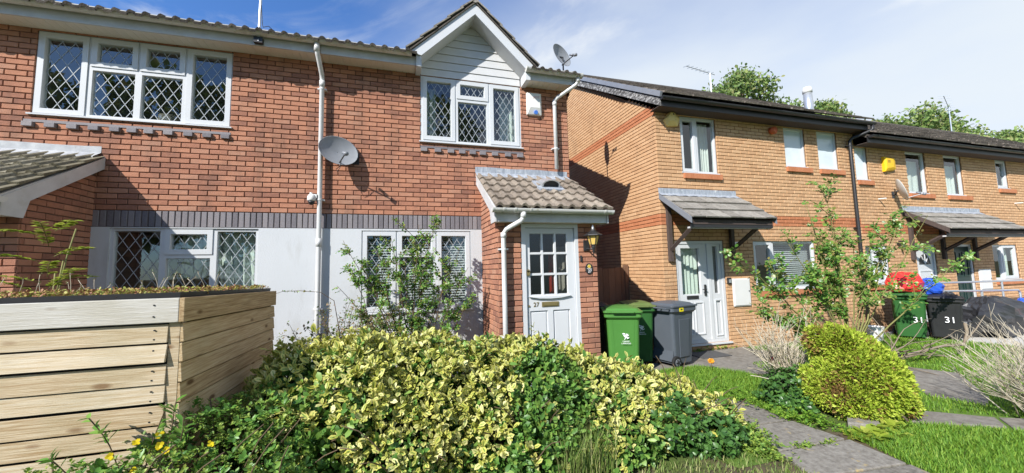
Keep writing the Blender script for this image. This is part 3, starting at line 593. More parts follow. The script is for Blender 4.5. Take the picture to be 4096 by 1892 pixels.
window(HB, a0, a1, a2, a3, 0.0, [(a0+.02, 3.18, a2+.02, a3, True), (3.18, 3.765, a2, 4.35, False), (3.18, 3.765, 4.35, a3, True), (3.765, a1-.02, a2+.02, a3, True)], LB, label='leaded window under the boarded gable')
a0, a1, a2, a3 = WB_DN
window(HB, a0, a1, a2, a3, -0.004, [(a0, 2.22, a2, a3, True), (2.22, 2.84, a2, 1.69, False), (2.22, 2.84, 1.69, a3, True), (2.84, a1, a2, a3, True)], (0.125, 0.19, 0.5), label='leaded window behind the climbing rose')
curtain(-0.30, 0.36, 0.85, 2.08, 0.22, 'curtain', 'pale green curtain gathered beside the wide ground floor leaded window', waves=5, amp=0.035, slant=0.12)
curtain(-0.72, -0.42, 1.40, 2.08, 0.25, 'curtain', 'small pale green curtain end behind the top-hung leaded vent', waves=3, amp=0.03)
curtain(4.02, 4.36, 3.55, 4.62, 0.25, 'curtain', 'pale curtain drawn aside in the window under the boarded gable', waves=4, amp=0.03)
curtain(2.66, 2.86, 3.55, 4.62, 0.28, 'curtain', 'narrow curtain at the downpipe side of the gable window', waves=3, amp=0.025)
blind(1.73, 3.38, 0.84, 2.03, 0.11, 'horizontal slatted blind behind the leaded window with the rose', pitch=0.042)
v = thing('basket', 'small wicker basket standing on the sill of the wide upstairs window', 'basket', (-0.93, 0.20, 3.57))
b = MB(); b.lathe((-0.93, 0.20, 3.58), [(0.09, 0), (0.13, 0.06), (0.125, 0.15), (0.10, 0.16)], 12); part('bowl', b, 'oldconcrete', v)
# eaves: fascia, soffit boards, gutter
def eaves(H, x0, x1, gx0, gx1, brackets, gz=4.882):
    f = part('fascia', MB().box(x0, x1, -0.292, -0.27, EZ-.012, 4.858), 'fascia', H)
    s_ = part('soffit', MB().box(x0, x1, -0.268, -0.002, EZ+.012, EZ+.020), 'soffit', H)
    n = round((x1-x0)/0.10)
    me = None
    for i in range(n):
        xa = x0+(x1-x0)*i/n; wv = (x1-x0)/n
        if me is None: me = MB().box(0.002, wv-.002, -0.268, -0.001, EZ-.0, EZ+.011).mesh('soffit_board'); me.materials.append(MT['soffit'])
        o = bpy.data.objects.new('soffit_board', me); COL.objects.link(o); o.location = (xa, 0, 0); o.parent = s_
    gutter(H, gx0, gx1, -0.358, gz, r=0.064, brackets=brackets)
eaves(HA, -6.5, 1.117, -6.5, 1.113, [-5.0, -4.2, -3.3, -2.42, -1.55, -0.75, 0.05, 0.82])
eaves(HB, 1.121, 2.60, 1.121, 2.43, [1.25, 1.72, 2.33])
eaves(HB, 4.44, 5.34, 4.36, 5.40, [4.5, 5.18])
# main roof
SL = 0.50
def red_roof(H, x0, x1, back=None):
    zt = 4.850+SL*(3.5+0.33)
    r = part('roof', MB().prismx([(-0.30, 4.855), (3.5, zt-.03), (7.3, 4.89), (7.3, 4.80), (3.5, zt-.13), (-0.2, 4.85)] if back is None else [(back, zt-SL*(3.5-back)-.03), (3.5, zt-.03), (7.3, 4.89), (7.3, 4.80), (3.5, zt-.13), (back, zt-SL*(3.5-back)-.13)], x0, x1), 'tiledark', H)
    tile_roof(r, x0, x1, 3.5, zt, -0.375 if back is None else back, SL, 'tiledark', single=False)
    part('ridge', MB().tube([(x0, 3.5, zt-.02), (x1, 3.5, zt-.02)], 0.12, 10), 'tiledark', r)
    part('rear_slope', MB().hexa([(x0, 3.5, zt), (x1, 3.5, zt), (x1, 7.35, 4.90), (x0, 7.35, 4.90), (x0, 3.5, zt+.03), (x1, 3.5, zt+.03), (x1, 7.35, 4.93), (x0, 7.35, 4.93)]), 'tiledark', r)
    return r
rA = red_roof(HA, -6.6, 1.115); rB = red_roof(HB, 1.121, 2.52); red_roof(HB, 2.522, 4.43, 0.55); red_roof(HB, 4.432, 5.345)
part('verge_board', MB().prismx([(-0.3, 4.72), (-0.3, 4.90), (3.5, 6.80), (3.5, 6.62)], 5.262, 5.30), 'fascia', HB)
# downpipe between the two houses
XP = 1.114
pipe(HA, [(XP-.03, -0.352, 4.83), (XP-.03, -0.352, 4.73), (XP-.02, -0.33, 4.66), (XP, -0.13, 4.47), (XP, -0.088, 4.40), (XP, -0.088, 1.0), (XP, -0.088, GZ+.1)], 0.034, 'pipe', clips=[(XP, -0.088, 4.25), (XP, -0.088, 2.52), (XP, -0.088, 0.9)], collars=[((XP, -0.088, 4.28), (XP, -0.088, 4.38)), ((XP-.03, -0.352, 4.70), (XP-.03, -0.352, 4.82)), ((XP, -0.088, 1.82), (XP, -0.088, 1.94))], wall_y=0.0)
# gable over the window of 27
gab = part('gable', MB().prism([(2.60, 4.70), (4.34, 4.70), (4.34, 5.0), (3.47, 5.83), (2.60, 5.0)], 0.006, 0.10), 'cladding', HB)
zs = [4.705, 4.84, 4.985, 5.125, 5.27, 5.405, 5.545, 5.675, 5.80]
for i in range(len(zs)-1):
    za, zb = zs[i]+.003, zs[i+1]-.004
    ea = lambda z: min(0.87, (5.84-z)/0.955)
    wl0, wl1 = ea(za), max(0.02, ea(zb))
    part('cladding_board', MB().hexa([(3.47-wl0, -.020, za), (3.47+wl0, -.020, za), (3.47+wl0, .005, za), (3.47-wl0, .005, za), (3.47-wl1, -.008, zb), (3.47+wl1, -.008, zb), (3.47+wl1, .005, zb), (3.47-wl1, .005, zb)]), 'cladding', gab)
GS = 0.945
def barge(sgn):
    # in xz: outer edge from foot to apex
    f0, ap = (3.475+sgn*1.06, 4.90), (3.475, 5.905)
    g0, gp = (3.475+sgn*0.885, 4.86), (3.475, 5.715)
    poly = [f0, ap, gp, g0] if sgn > 0 else [g0, gp, ap, f0]
    part('barge_board', MB().prism(poly if sgn < 0 else poly, -0.345, -0.322), 'upvc', HB)
    # soffit behind the barge board
    part('gable_soffit', MB().hexa([(g0[0], -.322, g0[1]), (gp[0], -.322, gp[1]), (gp[0], -.0215, gp[1]), (g0[0], -.0215, g0[1]), (g0[0], -.322, g0[1]+.02), (gp[0], -.322, gp[1]+.02), (gp[0], -.0215, gp[1]+.02), (g0[0], -.0215, g0[1]+.02)]), 'cladding', HB)
    # box end at the foot
    xo = 3.475+sgn*0.885; xe = 3.475+sgn*0.965
    part('box_end', MB().box(min(xo, xe), max(xo, xe), -0.318, -0.001, 4.69, 4.87), 'upvc', HB)
    # tiles
    rt = part('gable_roof', MB().hexa([(3.475, -.37, 5.90), (3.475+sgn*1.09, -.37, 4.885), (3.475+sgn*1.09, 0.25, 4.885), (3.475, 2.1, 5.90), (3.475, -.37, 5.925), (3.475+sgn*1.09, -.37, 4.91), (3.475+sgn*1.09, 0.25, 4.91), (3.475, 2.1, 5.925)]), 'tiledark', HB)
    rows = 5; an = math.atan(GS)
    for r in range(rows):
        for c in range(7-r):
            t0, t1 = r/rows, (r+1.12)/rows
            xa, xb = 3.475+sgn*1.09*(1-t0)*1.0, 3.475+sgn*1.09*max(0.0, 1-t1)
            za, zb = 4.925+1.02*t0, 4.925+1.02*min(t1, 1.0)
            # step: lower end proud
            nx, nz_ = sgn*math.sin(an), math.cos(an)
            lo, hi = 0.030, 0.006
            y0_, y1_ = -0.385+c*0.30+random.uniform(-.006, .006), -0.385+(c+1)*0.30-.006
            P = [(xa+nx*lo, y0_, za+nz_*lo), (xb+nx*hi, y0_, zb+nz_*hi), (xb+nx*hi, y1_, zb+nz_*hi), (xa+nx*lo, y1_, za+nz_*lo)]
            Q = [(p[0]+nx*.022, p[1], p[2]+nz_*.022) for p in P]
            part('tile', MB().hexa(P+Q), 'tilegrey', rt)
barge(-1); barge(1)
part('gable_ridge', MB().tube([(3.475, -.38, 5.955), (3.475, 2.1, 5.955)], 0.06, 8), 'tilegrey', HB)
# right downpipe of 27 with swan neck
pipe(HB, [(5.33, -0.352, 4.83), (5.33, -0.352, 4.76), (5.30, -0.33, 4.70), (5.02, -0.14, 4.52), (4.975, -0.10, 4.47), (4.975, -0.088, 4.42), (4.975, -0.088, 3.20)], 0.034, 'pipe', clips=[(4.975, -0.088, 3.58)], collars=[((4.975, -0.088, 4.38), (4.975, -0.088, 4.46)), ((5.33, -0.352, 4.74), (5.33, -0.352, 4.83))])
# ---------------- porch of 27
PX0, PX1, PY = 3.60, 5.145, -1.10
FP = frame_at(PY); FL = Frame((PX0, 0, 0), (0, -1, 0), (-1, 0, 0), -math.pi/2); FRr = Frame((PX1, 0, 0), (0, 1, 0), (1, 0, 0), math.pi/2)
dh = (DOORX[0], DOORX[1], GZ, 2.075)
b = MB(); plate(b, FP, (PX0+.004, PX1-.004, GZ-.05, 2.20), [dh], -0.004, -0.10, sides=False)
top = lambda yy: 2.20+0.57*(yy+1.10)
b.add([(PX0+.004, 0, GZ-.05), (PX0+.004, PY+.004, GZ-.05), (PX0+.004, PY+.004, 2.2), (PX0+.004, 0, 2.82)], [(0,1,2,3)]); b.add([(PX1-.004, 0, GZ-.05), (PX1-.004, PY+.004, GZ-.05), (PX1-.004, PY+.004, 2.2), (PX1-.004, 0, 2.82)], [(3,2,1,0)])
pw = part('porch_wall', b, 'red_mortar', HB)
rb = MB(); rooms(rb, FP, [(DOORX[0], DOORX[1], -.1, 2.0)], depth=0.95, d0=-.11); part('porch_interior', rb, 'room', HB)
bp = Bricker()
bp.field(FP, PX0+.002, PX1-.002, GZ, 2.175, [dh], 'red_brick', zorg=2.325-35*BH, phase=PX0)
bp.field(FL, 0.0, 1.098, GZ, 2.85, [], 'red_brick', zorg=2.325-35*BH, phase=0.0675, clip=lambda u, z: z < 2.81-0.57*u)
bp.field(FRr, -1.098, 0.0, GZ, 2.85, [], 'red_brick', zorg=2.325-35*BH, phase=0.0, clip=lambda u, z: z < 2.81+0.57*u)
bp.build(pw)
# porch roof
RS = 0.57
def porch_roof(H, x0, x1, ytop, ztop, ybot, mat, verge_sides, fx0, fx1, vent=None, flash='lead', tmat=None):
    zb = ztop-RS*(ytop-ybot)
    r = part('porch_roof', MB().prismx([(ytop, ztop-.03), (ytop, ztop-.10), (ybot+.06, zb-.07), (ybot+.03, zb-.005)], x0+.02, x1-.02), 'fascia', H)
    tile_roof(r, x0, x1, ytop-.02, ztop-.025, ybot, RS, mat, rowlen=0.30, w=0.325)
    fl = MB(); n = 40
    vs = []; 
    for i in range(n+1):
        x = x0+.0+(x1-x0-.06)*i/n; wv = .008*math.sin(i*1.9)+.004*math.sin(i*0.7)
        vs += [(x, -.010, ztop+.135+.006*math.sin(i*.31)), (x, -.012, ztop+.045), (x, -.145, ztop-.012+wv-.03), (x, -.15, ztop-.025+wv-.045)]
    fs = []
    for i in range(n):
        for k in range(3): fs.append((4*i+k, 4*i+k+1, 4*i+k+5, 4*i+k+4))
    fl.add(vs, fs); part('flashing', fl, flash, r)
    f = part('porch_fascia', MB().box(fx0, fx1, ybot+.08, ybot+.10, zb-.195, zb-.02), 'fascia', H)
    part('porch_soffit', MB().box(fx0, fx1, ybot+.102, ybot+.28, zb-.192, zb-.178), 'soffit', H)
    for sx in verge_sides:
        xa = x0+.012 if sx < 0 else x1-.034
        # barge board with box end
        part('porch_barge_board', MB().prismx([(-.006, ztop-.015), (-.006, ztop-.17), (ybot+.36, zb+RS*.28-.165), (ybot+.30, zb-.20), (ybot+.06, zb-.20), (ybot+.06, zb-.012)], xa, xa+.022), 'fascia', H)
    return r, zb
prB, zbB = porch_roof(HB, 3.50, 5.27, 0.0, 3.045, -1.36, 'tile', (-1, 1), 3.535, 5.235)
gutter(HB, 3.47, 5.28, -1.365, 2.245, brackets=[3.62, 3.78, 4.0, 5.15], name='porch_gutter')
pipe(HB, [(3.90, -1.365, 2.21), (3.90, -1.365, 2.13), (3.87, -1.36, 2.08), (3.70, -1.22, 1.98), (3.66, -1.188, 1.92), (3.66, -1.185, 1.0), (3.66, -1.185, GZ)], 0.034, 'pipe', clips=[(3.66, -1.185, 1.70), (3.66, -1.185, 0.5)], wall_y=PY, collars=[((3.90, -1.365, 2.12), (3.90, -1.365, 2.20)), ((3.66, -1.186, 1.86), (3.66, -1.187, 1.93))])
# roof vent
vt = MB(); ys = -0.52
M = slope_matrix(4.60, -0.40, 3.045-RS*0.40+.02, RS) @ Matrix.Scale(1.25, 4)
ringb = []
for yy, hh in ((0.0, 0.01), (-0.09, 0.075), (-0.26, 0.105)):
    ringb.append([tuple(M @ Vector((0.13*math.cos(math.pi*k/8), yy, 0.03+hh*math.sin(math.pi*k/8)**0.6))) for k in range(9)]+[tuple(M @ Vector((0.11*math.cos(math.pi*k/8), yy, 0.03+max(0, hh-.012)*math.sin(math.pi*k/8)**0.6))) for k in range(8, -1, -1)])
vt.loft(ringb, cap=True)
vo = part('roof_vent', vt, 'galv', prB)
vb = MB(); vb.hexa([tuple(M @ Vector(p)) for p in [(-.17,-.34,.0),(.17,-.34,.0),(.17,.03,.02),(-.17,.03,.02),(-.17,-.34,.036),(.17,-.34,.036),(.17,.03,.036),(-.17,.03,.036)]]); part('roof_vent', vb, 'lead', prB)
vb = MB(); vb.hexa([tuple(M @ Vector(p)) for p in [(-.10,-.22,.03),(.10,-.22,.03),(.10,-.2,.03),(-.10,-.2,.03),(-.09,-.22,.10),(.09,-.22,.10),(.09,-.2,.10),(-.09,-.2,.10)]]); part('roof_vent', vb, 'iron', prB)
# front door of 27
fy = PY-0.006; FD = frame_at(fy)
d = part('front_door', plate(MB(), FD, (DOORX[0], DOORX[1], GZ+.03, 2.072), [(DOORX[0]+.062, DOORX[1]-.055, GZ+.05, 2.015)], 0.0, -0.09), 'upvc', HB)
lx0, lx1 = DOORX[0]+.066, DOORX[1]-.059; ly = fy+0.03; FLF = frame_at(ly)
pcx = [4.064, 4.270, 4.475, 4.678]; pz = [1.028, 1.335, 1.640, 1.945]
ph = [(pcx[i]+.014, pcx[i+1]-.014, pz[j]+.013, pz[j+1]-.013) for i in range(3) for j in range(3)]
pan = [(4.062, 4.332, 0.27, 0.815), (4.415, 4.682, 0.27, 0.815)]
part('door_leaf', plate(MB(), FLF, (lx0, lx1, GZ+.055, 2.010), ph+pan, 0.0, -0.035, bead=0.008), 'upvc', d)
for h in ph: part('pane', MB().box(h[0]-.004, h[1]+.004, ly+.022, ly+.027, h[2]-.004, h[3]+.004), 'obscuregl', d)
for h in pan: part('door_panel', MB().loft([[(h[0], ly+.030, h[2]), (h[1], ly+.030, h[2]), (h[1], ly+.030, h[3]), (h[0], ly+.030, h[3])], [(h[0]+.03, ly+.012, h[2]+.03), (h[1]-.03, ly+.012, h[2]+.03), (h[1]-.03, ly+.012, h[3]-.03), (h[0]+.03, ly+.012, h[3]-.03)]]), 'upvc', d)
# weather bar under the glazing, letter plate, lock, numerals
part('weather_bar', MB().prism([(4.045, 1.018), (4.20, 0.992), (4.37, 0.984), (4.54, 0.992), (4.70, 1.018)][::-1], ly-.034, ly-.001), 'upvc', d)
lp = part('letter_plate', MB().box(4.240, 4.505, ly-.012, ly-.001, 0.868, 0.938), 'brass', d, bevel=0.004)
part('letter_flap', MB().box(4.268, 4.478, ly-.020, ly-.0125, 0.883, 0.922), 'brass', d, bevel=0.003)
part('door_lock', MB().tube([(4.045, ly-.001, 0.888), (4.045, ly-.012, 0.888)], 0.014, 12), 'brass', d)
part('door_latch', MB().box(4.02, 4.066, ly-.03, ly-.001, 1.325, 1.39).tube([(4.043, ly-.03, 1.39), (4.043, ly-.001, 1.39)], 0.022, 10), 'brass', d)
text('27', 0.088, 'brass', Matrix.Translation((4.155, ly-.004, 0.903)) @ FRONT, d, 'numeral', 0.003)
part('doorbell', MB().box(4.862, 4.885, PY-.03, PY-.008, 1.51, 1.60), 'iron', HB, bevel=0.003)
curtain(4.475, 4.60, 0.9, 1.62, PY+.30, 'redcurtain', 'red cloth hanging behind the lower panes of the door numbered 27', waves=2, amp=0.02, name='red_hanging', cat='cloth')
curtain(4.60, 4.74, 0.9, 1.75, PY+.28, 'curtainw', 'pale cloth hanging beside the red one behind the door glass', waves=2, amp=0.02, cat='cloth')
bkA.build(wallA); bkB.build(wallB)
# ---------------- porch of the neighbour
QX1 = -1.60; QY = -0.95; FQ = frame_at(QY)
b = MB(); b.add([(QX1-.004, 0, GZ-.05), (QX1-.004, QY+.004, GZ-.05), (QX1-.004, QY+.004, 2.2), (QX1-.004, 0, 2.82)], [(3,2,1,0)])
qh = (-3.45, -2.35, GZ, 2.075); qh2 = (-2.35, -1.86, 1.10, 2.0)
plate(b, FQ, (-4.2, QX1-.004, GZ-.05, 2.2), [qh, qh2], -0.004, -0.10, sides=False)
qw = part('porch_wall', b, 'red_mortar', HA)
rb = MB(); rooms(rb, FQ, [(-2.6, -2.0, 1.1, 1.9)], depth=0.7, d0=-.11); part('porch_interior', rb, 'room', HA)
bq = Bricker(); FRA = Frame((QX1, 0, 0), (0, 1, 0), (1, 0, 0), math.pi/2)
bq.field(FRA, QY+.002, 0.0, GZ, 2.85, [], 'red_brick', zorg=2.325-35*BH, phase=0.0, clip=lambda u, z: z < 2.81+0.57*u)
bq.field(FQ, -4.2, QX1-.002, GZ, 2.175, [qh, qh2], 'red_brick', zorg=2.325-35*BH, phase=QX1)
bq.build(qw)
window(HA, -2.35, -1.86, 1.10, 2.0, QY+.03, [(-2.35, -1.86, 1.10, 2.0, False)], None, name='porch_window')
dq = part('front_door', MB().box(-3.43, -2.37, QY+.04, QY+.085, GZ+.03, 2.05), 'upvc', HA)
prA, zbA = porch_roof(HA, -4.3, -1.49, 0.0, 3.045, -1.36, 'tilemoss', (1,), -4.28, -1.52, flash='leadold')
gutter(HA, -4.3, -1.46, -1.365, 2.245, brackets=[-2.6], name='porch_gutter')

# ================================================================== tan brick terrace
TS = 0.61
def tan_house(label, X0, X1, loc): return thing('brick_house', label, 'house', loc)
HT = tan_house('tan brick end house with dark eaves, bare gable wall and white glazed front door', 7.19, 12.86, (10, 3.6, GZ))
HC = tan_house('tan brick house with orange alarm box and small dish under a shared porch canopy', 12.86, 15.9, (14.4, 3.6, GZ))
HD = tan_house('tan brick house with dark green door beyond the covered motorbike', 15.9, 20.5, (18.2, 3.6, GZ))
GX = 7.19
def tan_shell(H, X0, X1, holes, ez, sides, ridge):
    b = MB(); plate(b, FY, (X0, X1, GZ-.05, ez+.06), holes, -0.004, -0.12, sides=False)
    for s_ in sides:
        x = X0+.004 if s_ < 0 else X1-.004
        b.add([(x, 0.004, GZ-.05), (x, 7.2, GZ-.05), (x, 7.2, ez), (x, 3.6, ridge), (x, 0.004, ez+.05)], [(0,1,2,3,4)])
    part('rear_wall', MB().box(X0, X1, 7.2, 7.25, GZ-.05, ez), 'tan_mortar', H)
    wl = part('wall', b, 'tan_mortar', H); [part('interior', (lambda q: (rooms(q, FY, [h_], depth=0.9), q)[1])(MB()), 'room', H) for h_ in holes]; return wl
ZB0 = 2.22                 # lower orange band
def tanmat(z): return 'orange_brick' if (2.215 < z < 2.44 or 4.46 < z < 4.69) else 'tan_brick'
def tanmatf(z): return 'orange_brick' if 2.215 < z < 2.44 else 'tan_brick'
tw = [(7.79, 8.70, 3.32, 4.50), (10.62, 11.26, 3.60, 4.50), (11.65, 12.30, 3.60, 4.50), (7.49, 8.69, -0.13, 1.905), (9.48, 11.28, 0.86, 1.895)]
wallT = tan_shell(HT, GX, 12.86, tw, 4.50, (-1,), 7.0)
bt = Bricker(); bt.field(FY, GX+.002, 12.858, GZ, 4.53, tw, 'tan_brick', zorg=ZB0-34*BH, phase=GX, matfn=tanmatf)
FG = Frame((GX, 0, 0), (0, -1, 0), (-1, 0, 0), -math.pi/2)
bt.field(FG, -7.2, -0.002, GZ, 7.0, [], 'tan_brick', zorg=ZB0-34*BH, phase=-0.1125, clip=lambda u, z: z < 4.56+TS*min(-u, 7.2+u), matfn=tanmat)
bt.build(wallT)
def sill_bricks(H, x0, x1, z, name='sill_brick'):
    n = round((x1-x0)/0.075); me = MB().box(0.003, (x1-x0)/n-.003, -0.055, 0.03, z-.105, z).mesh('sill_brick'); me.materials.append(MT['orange_brick'])
    for i in range(n):
        o = bpy.data.objects.new(name, me); COL.objects.link(o); o.location = (x0+(x1-x0)*i/n, 0, 0); attach(o, H)
window(HT, *tw[0], 0.03, [(7.79, 8.20, 3.32, 4.50, True), (8.20, 8.70, 3.32, 4.50, False)], None, label='two-light window above the canopy with vertical blinds')
window(HT, *tw[1], 0.03, [(10.62, 11.26, 3.60, 4.50, False)], None, glass='frost')
window(HT, *tw[2], 0.03, [(11.65, 12.30, 3.60, 4.50, False)], None, glass='frost')
window(HT, *tw[4], 0.03, [(9.48, 10.03, 0.86, 1.895, True), (10.03, 11.28, 0.86, 1.895, False)], None, label='ground floor window with a dark room and slatted blind')
for a, c, z in ((7.80, 8.76, 3.288), (10.61, 11.37, 3.575), (11.64, 12.43, 3.575), (9.47, 11.38, 0.828)): sill_bricks(HT, a, c, z)
curtain(8.24, 8.66, 3.3, 4.45, 0.2, 'curtainw', 'cream vertical blind in the two-light window above the tan house canopy', 'blind', waves=7, amp=0.02, name='vertical_blind')
blind(10.06, 11.25, 0.9, 1.86, 0.17, 'white slatted blind in the tan house ground floor window', pitch=0.045)
part('curtain_gap', MB().box(0, .001, 0, .001, 0, .001), 'room', HT) if False else None
# front door of the tan house
d = part('front_door', plate(MB(), frame_at(0.02), (7.49, 8.69, -.13, 1.905), [(7.55, 8.275, -.07, 1.845), (8.345, 8.625, -.07, 1.845)], 0.0, -0.07), 'upvc', HT)
lf = frame_at(0.035)
part('door_leaf', plate(MB(), lf, (7.553, 8.272, -.067, 1.842), [(7.645, 8.10, 0.83, 1.76)], 0.0, -0.045, bead=0.01), 'upvc', d)
part('pane', MB().box(7.64, 8.105, 0.07, 0.076, 0.825, 1.765), 'glass', d)
part('door_panel', plate(MB(), lf, (8.348, 8.622, -.067, 1.842), [(8.43, 8.545, 0.83, 1.80), (8.42, 8.56, -.0, 0.70)], 0.0, -0.045, bead=0.01), 'upvc', d)
part('pane', MB().box(8.425, 8.55, 0.07, 0.076, 0.825, 1.805), 'obscure', d); part('door_panel', MB().box(8.415, 8.565, 0.055, 0.066, -.005, 0.705), 'upvc', d)
for h in ((7.66, 7.84, 0.06, 0.66), (7.93, 8.11, 0.06, 0.66), (8.43, 8.55, 0.01, 0.69)):
    part('door_moulding', plate(MB(), lf, (h[0]-.022, h[1]+.022, h[2]-.022, h[3]+.022), [h], 0.016, 0.0008, bead=0.01), 'upvc', d)
part('letter_plate', MB().box(7.73, 8.01, 0.018, 0.034, 0.745, 0.81), 'iron', d, bevel=0.004)
part('door_handle', MB().box(8.165, 8.205, 0.012, 0.034, 0.80, 1.02).tube([(8.185, 0.012, 0.93), (8.185, -.02, 0.93), (8.08, -.022, 0.925)], 0.009, 8), 'iron', d)
part('threshold', MB().box(7.46, 8.72, -0.045, 0.06, -.165, -.132), 'upvc', d)
curtain(7.60, 8.14, 0.80, 1.80, 0.16, 'curtain', 'gathered pale net curtain behind the glass of the tan house door', waves=6, amp=0.02)
# eaves, roof of tan house
def tan_roof(H, X0, X1, ez, ridge, vergeL=True, gmat='blackp', gx1=None):
    part('fascia', MB().box(X0, X1, -0.31, -0.285, ez, ez+.17), 'blackp', H)
    part('soffit', MB().box(X0, X1, -0.284, -0.002, ez+.004, ez+.014), 'darkwood', H)
    gutter(H, X0, gx1 or X1, -0.372, ez+.155, 'blackp', brackets=[X0+.18+0.95*i for i in range(int((X1-X0)/0.95))])
    yb, zb = -0.40, ez+.185; zt = zb+(3.6+0.40)*TS
    r = part('roof', MB().prismx([(yb+.05, zb-.02), (3.6, zt-.03), (7.6, zb-.02), (7.6, zb-.10), (3.6, zt-.12), (yb+.12, zb-.06)], X0, X1), 'tiledark', H)
    tile_roof(r, X0, X1, 3.6, zt, yb, TS, 'tiletan', kind='flat', rowlen=0.30, w=0.33, th=0.03, single=False, jit=0.03)
    part('ridge', MB().tube([(X0, 3.6, zt), (X1, 3.6, zt)], 0.10, 8), 'tiledark', r)
    part('rear_slope', MB().hexa([(X0, 3.6, zt), (X1, 3.6, zt), (X1, 7.6, zb), (X0, 7.6, zb), (X0, 3.6, zt+.03), (X1, 3.6, zt+.03), (X1, 7.6, zb+.03), (X0, 7.6, zb+.03)]), 'tiledark', r)
    return r, zb, zt
rT, zbT, ztT = tan_roof(HT, 7.09, 12.90, 4.51, 7.0, gx1=13.0)
# verge of the tan gable: flaking board with a grey dry-verge trim above
part('verge_board', MB().prismx([(-.33, 4.50), (-.33, 4.66), (3.6, 4.66+3.93*TS), (7.5, 4.66+.03*TS), (7.5, 4.50), (3.6, 4.50+3.93*TS)], 7.075, 7.10), 'oldwood', HT)
part('verge_trim', MB().prismx([(-.36, 4.665), (-.40, 4.755), (3.6, 4.755+4.0*TS), (7.6, 4.755), (7.56, 4.665), (3.6, 4.665+3.96*TS)], 7.045, 7.098), 'greymetal', HT)
# canopy
def canopy(H, x0, x1, z_w, y_f, z_f, brks, tilecols, trim):
    sl = (z_w-z_f)/(-y_f)
    r = part('canopy', MB().prismx([(-.004, z_w-.02), (y_f+.02, z_f-.012), (y_f+.02, z_f-.09), (-.004, z_w-.11)], x0+.03, x1-.03), 'darkwood', H)
    tile_roof(r, x0, x1, -.02, z_w, y_f, sl, 'tilegrey', kind='flat', rowlen=0.33, w=(x1-x0)/tilecols, th=0.024, jit=0.008)
    for xx in (x0-.022, x1+.002): part('canopy_verge', MB().prismx([(-.006, z_w+.05), (-.006, z_w-.06), (y_f-.03, z_f-.075), (y_f-.03, z_f+.035)], xx, xx+.02), trim, r)
    part('canopy_fascia', MB().box(x0+.02, x1-.02, y_f+.03, y_f+.05, z_f-.15, z_f-.02), 'blackp', r)
    part('canopy_soffit', MB().box(x0+.02, x1-.02, y_f+.055, y_f+.12, z_f-.16, z_f-.13), 'fascia', r)
    n = 24; vs = []
    for i in range(n+1):
        x = x0-.03+(x1-x0)*i/n; wv = .006*math.sin(i*2.1)
        vs += [(x, -.011, z_w+.16), (x, -.013, z_w+.06), (x, -.11, z_w-.005+wv)]
    fs = []
    for i in range(n):
        for k in range(2): fs.append((3*i+k, 3*i+k+1, 3*i+k+4, 3*i+k+3))
    fb = MB(); fb.add(vs, fs); part('flashing', fb, 'lead', r)
    for bx, zb in brks:
        k = part('canopy_bracket', MB().box(bx, bx+.085, -.075, -.011, zb, z_w-.08), 'darkwood', H)
        part('brace', MB().tube([(bx+.042, -.05, zb+.22), (bx+.042, y_f+.12, z_f-.10)], 0.045, 4), 'darkwood', k)
canopy(HT, 7.20, 9.14, 2.80, -0.80, 2.235, [(7.31, 1.50), (8.84, 1.50)], 7, 'greymetal')
pipe(HT, [(12.95, -0.372, 4.62), (12.95, -0.372, 4.52), (12.92, -0.35, 4.48), (12.66, -0.11, 4.36), (12.62, -0.08, 4.30), (12.62, -0.08, 2.0), (12.62, -0.08, GZ)], 0.036, 'blackp', clips=[(12.62, -0.08, 4.18), (12.62, -0.08, 2.2), (12.62, -.08, 0.8)])
# houses C and D (lower roof line)
cwC = [(12.87, 13.31, 3.40, 4.20), (14.74, 15.50, 3.14, 4.22), (12.80+.1, 13.69, 0.87, 1.78), (14.72, 15.50, -.13, 1.80)]
cwD = [(16.27, 17.04, 3.14, 4.22), (18.60, 19.15, 3.41, 4.24), (16.24, 17.03, -.13, 1.80), (17.94, 19.10, 0.83, 1.78)]
HE = tan_house('far end tan house of the row beyond the narrow window', 20.6, 27, (23.5, 3.6, GZ)); cwE = [(22.2, 22.9, 3.14, 4.22), (24.4, 25.1, 3.14, 4.22)]
for H, X0, X1, hs in ((HC, 12.864, 15.898, cwC), (HD, 15.902, 20.6, cwD), (HE, 20.604, 27.0, cwE)):
    wl = tan_shell(H, X0, X1, hs, 4.21, (1,) if H is HE else (), 6.7)
    bc = Bricker(); bc.field(FY, X0, X1, GZ, 4.24, hs, 'tan_brick', zorg=ZB0-.15-32*BH, phase=GX, matfn=lambda z: 'orange_brick' if 2.06 < z < 2.29 else 'tan_brick'); bc.build(wl)
    tan_roof(H, X0+.001 if H is HC else X0, X1, 4.21, 6.7)
window(HC, *cwC[0], 0.03, [(*cwC[0], False)], None, glass='frost')
window(HC, *cwC[1], 0.03, [(*cwC[1], False)], None)
window(HC, *cwC[2], 0.03, [(cwC[2][0], 13.28, 0.87, 1.78, False), (13.28, 13.69, 0.87, 1.78, True)], None)
window(HD, *cwD[0], 0.03, [(*cwD[0], False)], None)
window(HD, *cwD[1], 0.03, [(*cwD[1], True)], None)
window(HD, *cwD[3], 0.03, [(17.94, 18.42, 0.83, 1.78, False), (18.42, 19.10, 0.83, 1.78, True)], None)
for q in cwE: window(HE, *q, 0.03, [(*q, False)], None)
for H, a, c, z in ((HC, 12.88, 13.40, 3.37), (HC, 14.72, 15.68, 3.11), (HC, 12.88, 13.72, 0.84), (HD, 16.27, 17.27, 3.11), (HD, 18.61, 19.38, 3.38), (HD, 17.92, 19.2, 0.80), (HE, 22.2, 23.1, 3.11), (HE, 24.4, 25.3, 3.11)): sill_bricks(H, a, c, z)
curtain(14.78, 15.46, 3.1, 4.02, 0.16, 'curtainw', 'white scalloped blind in the upstairs window behind the small dish', 'blind', waves=3, amp=0.012)
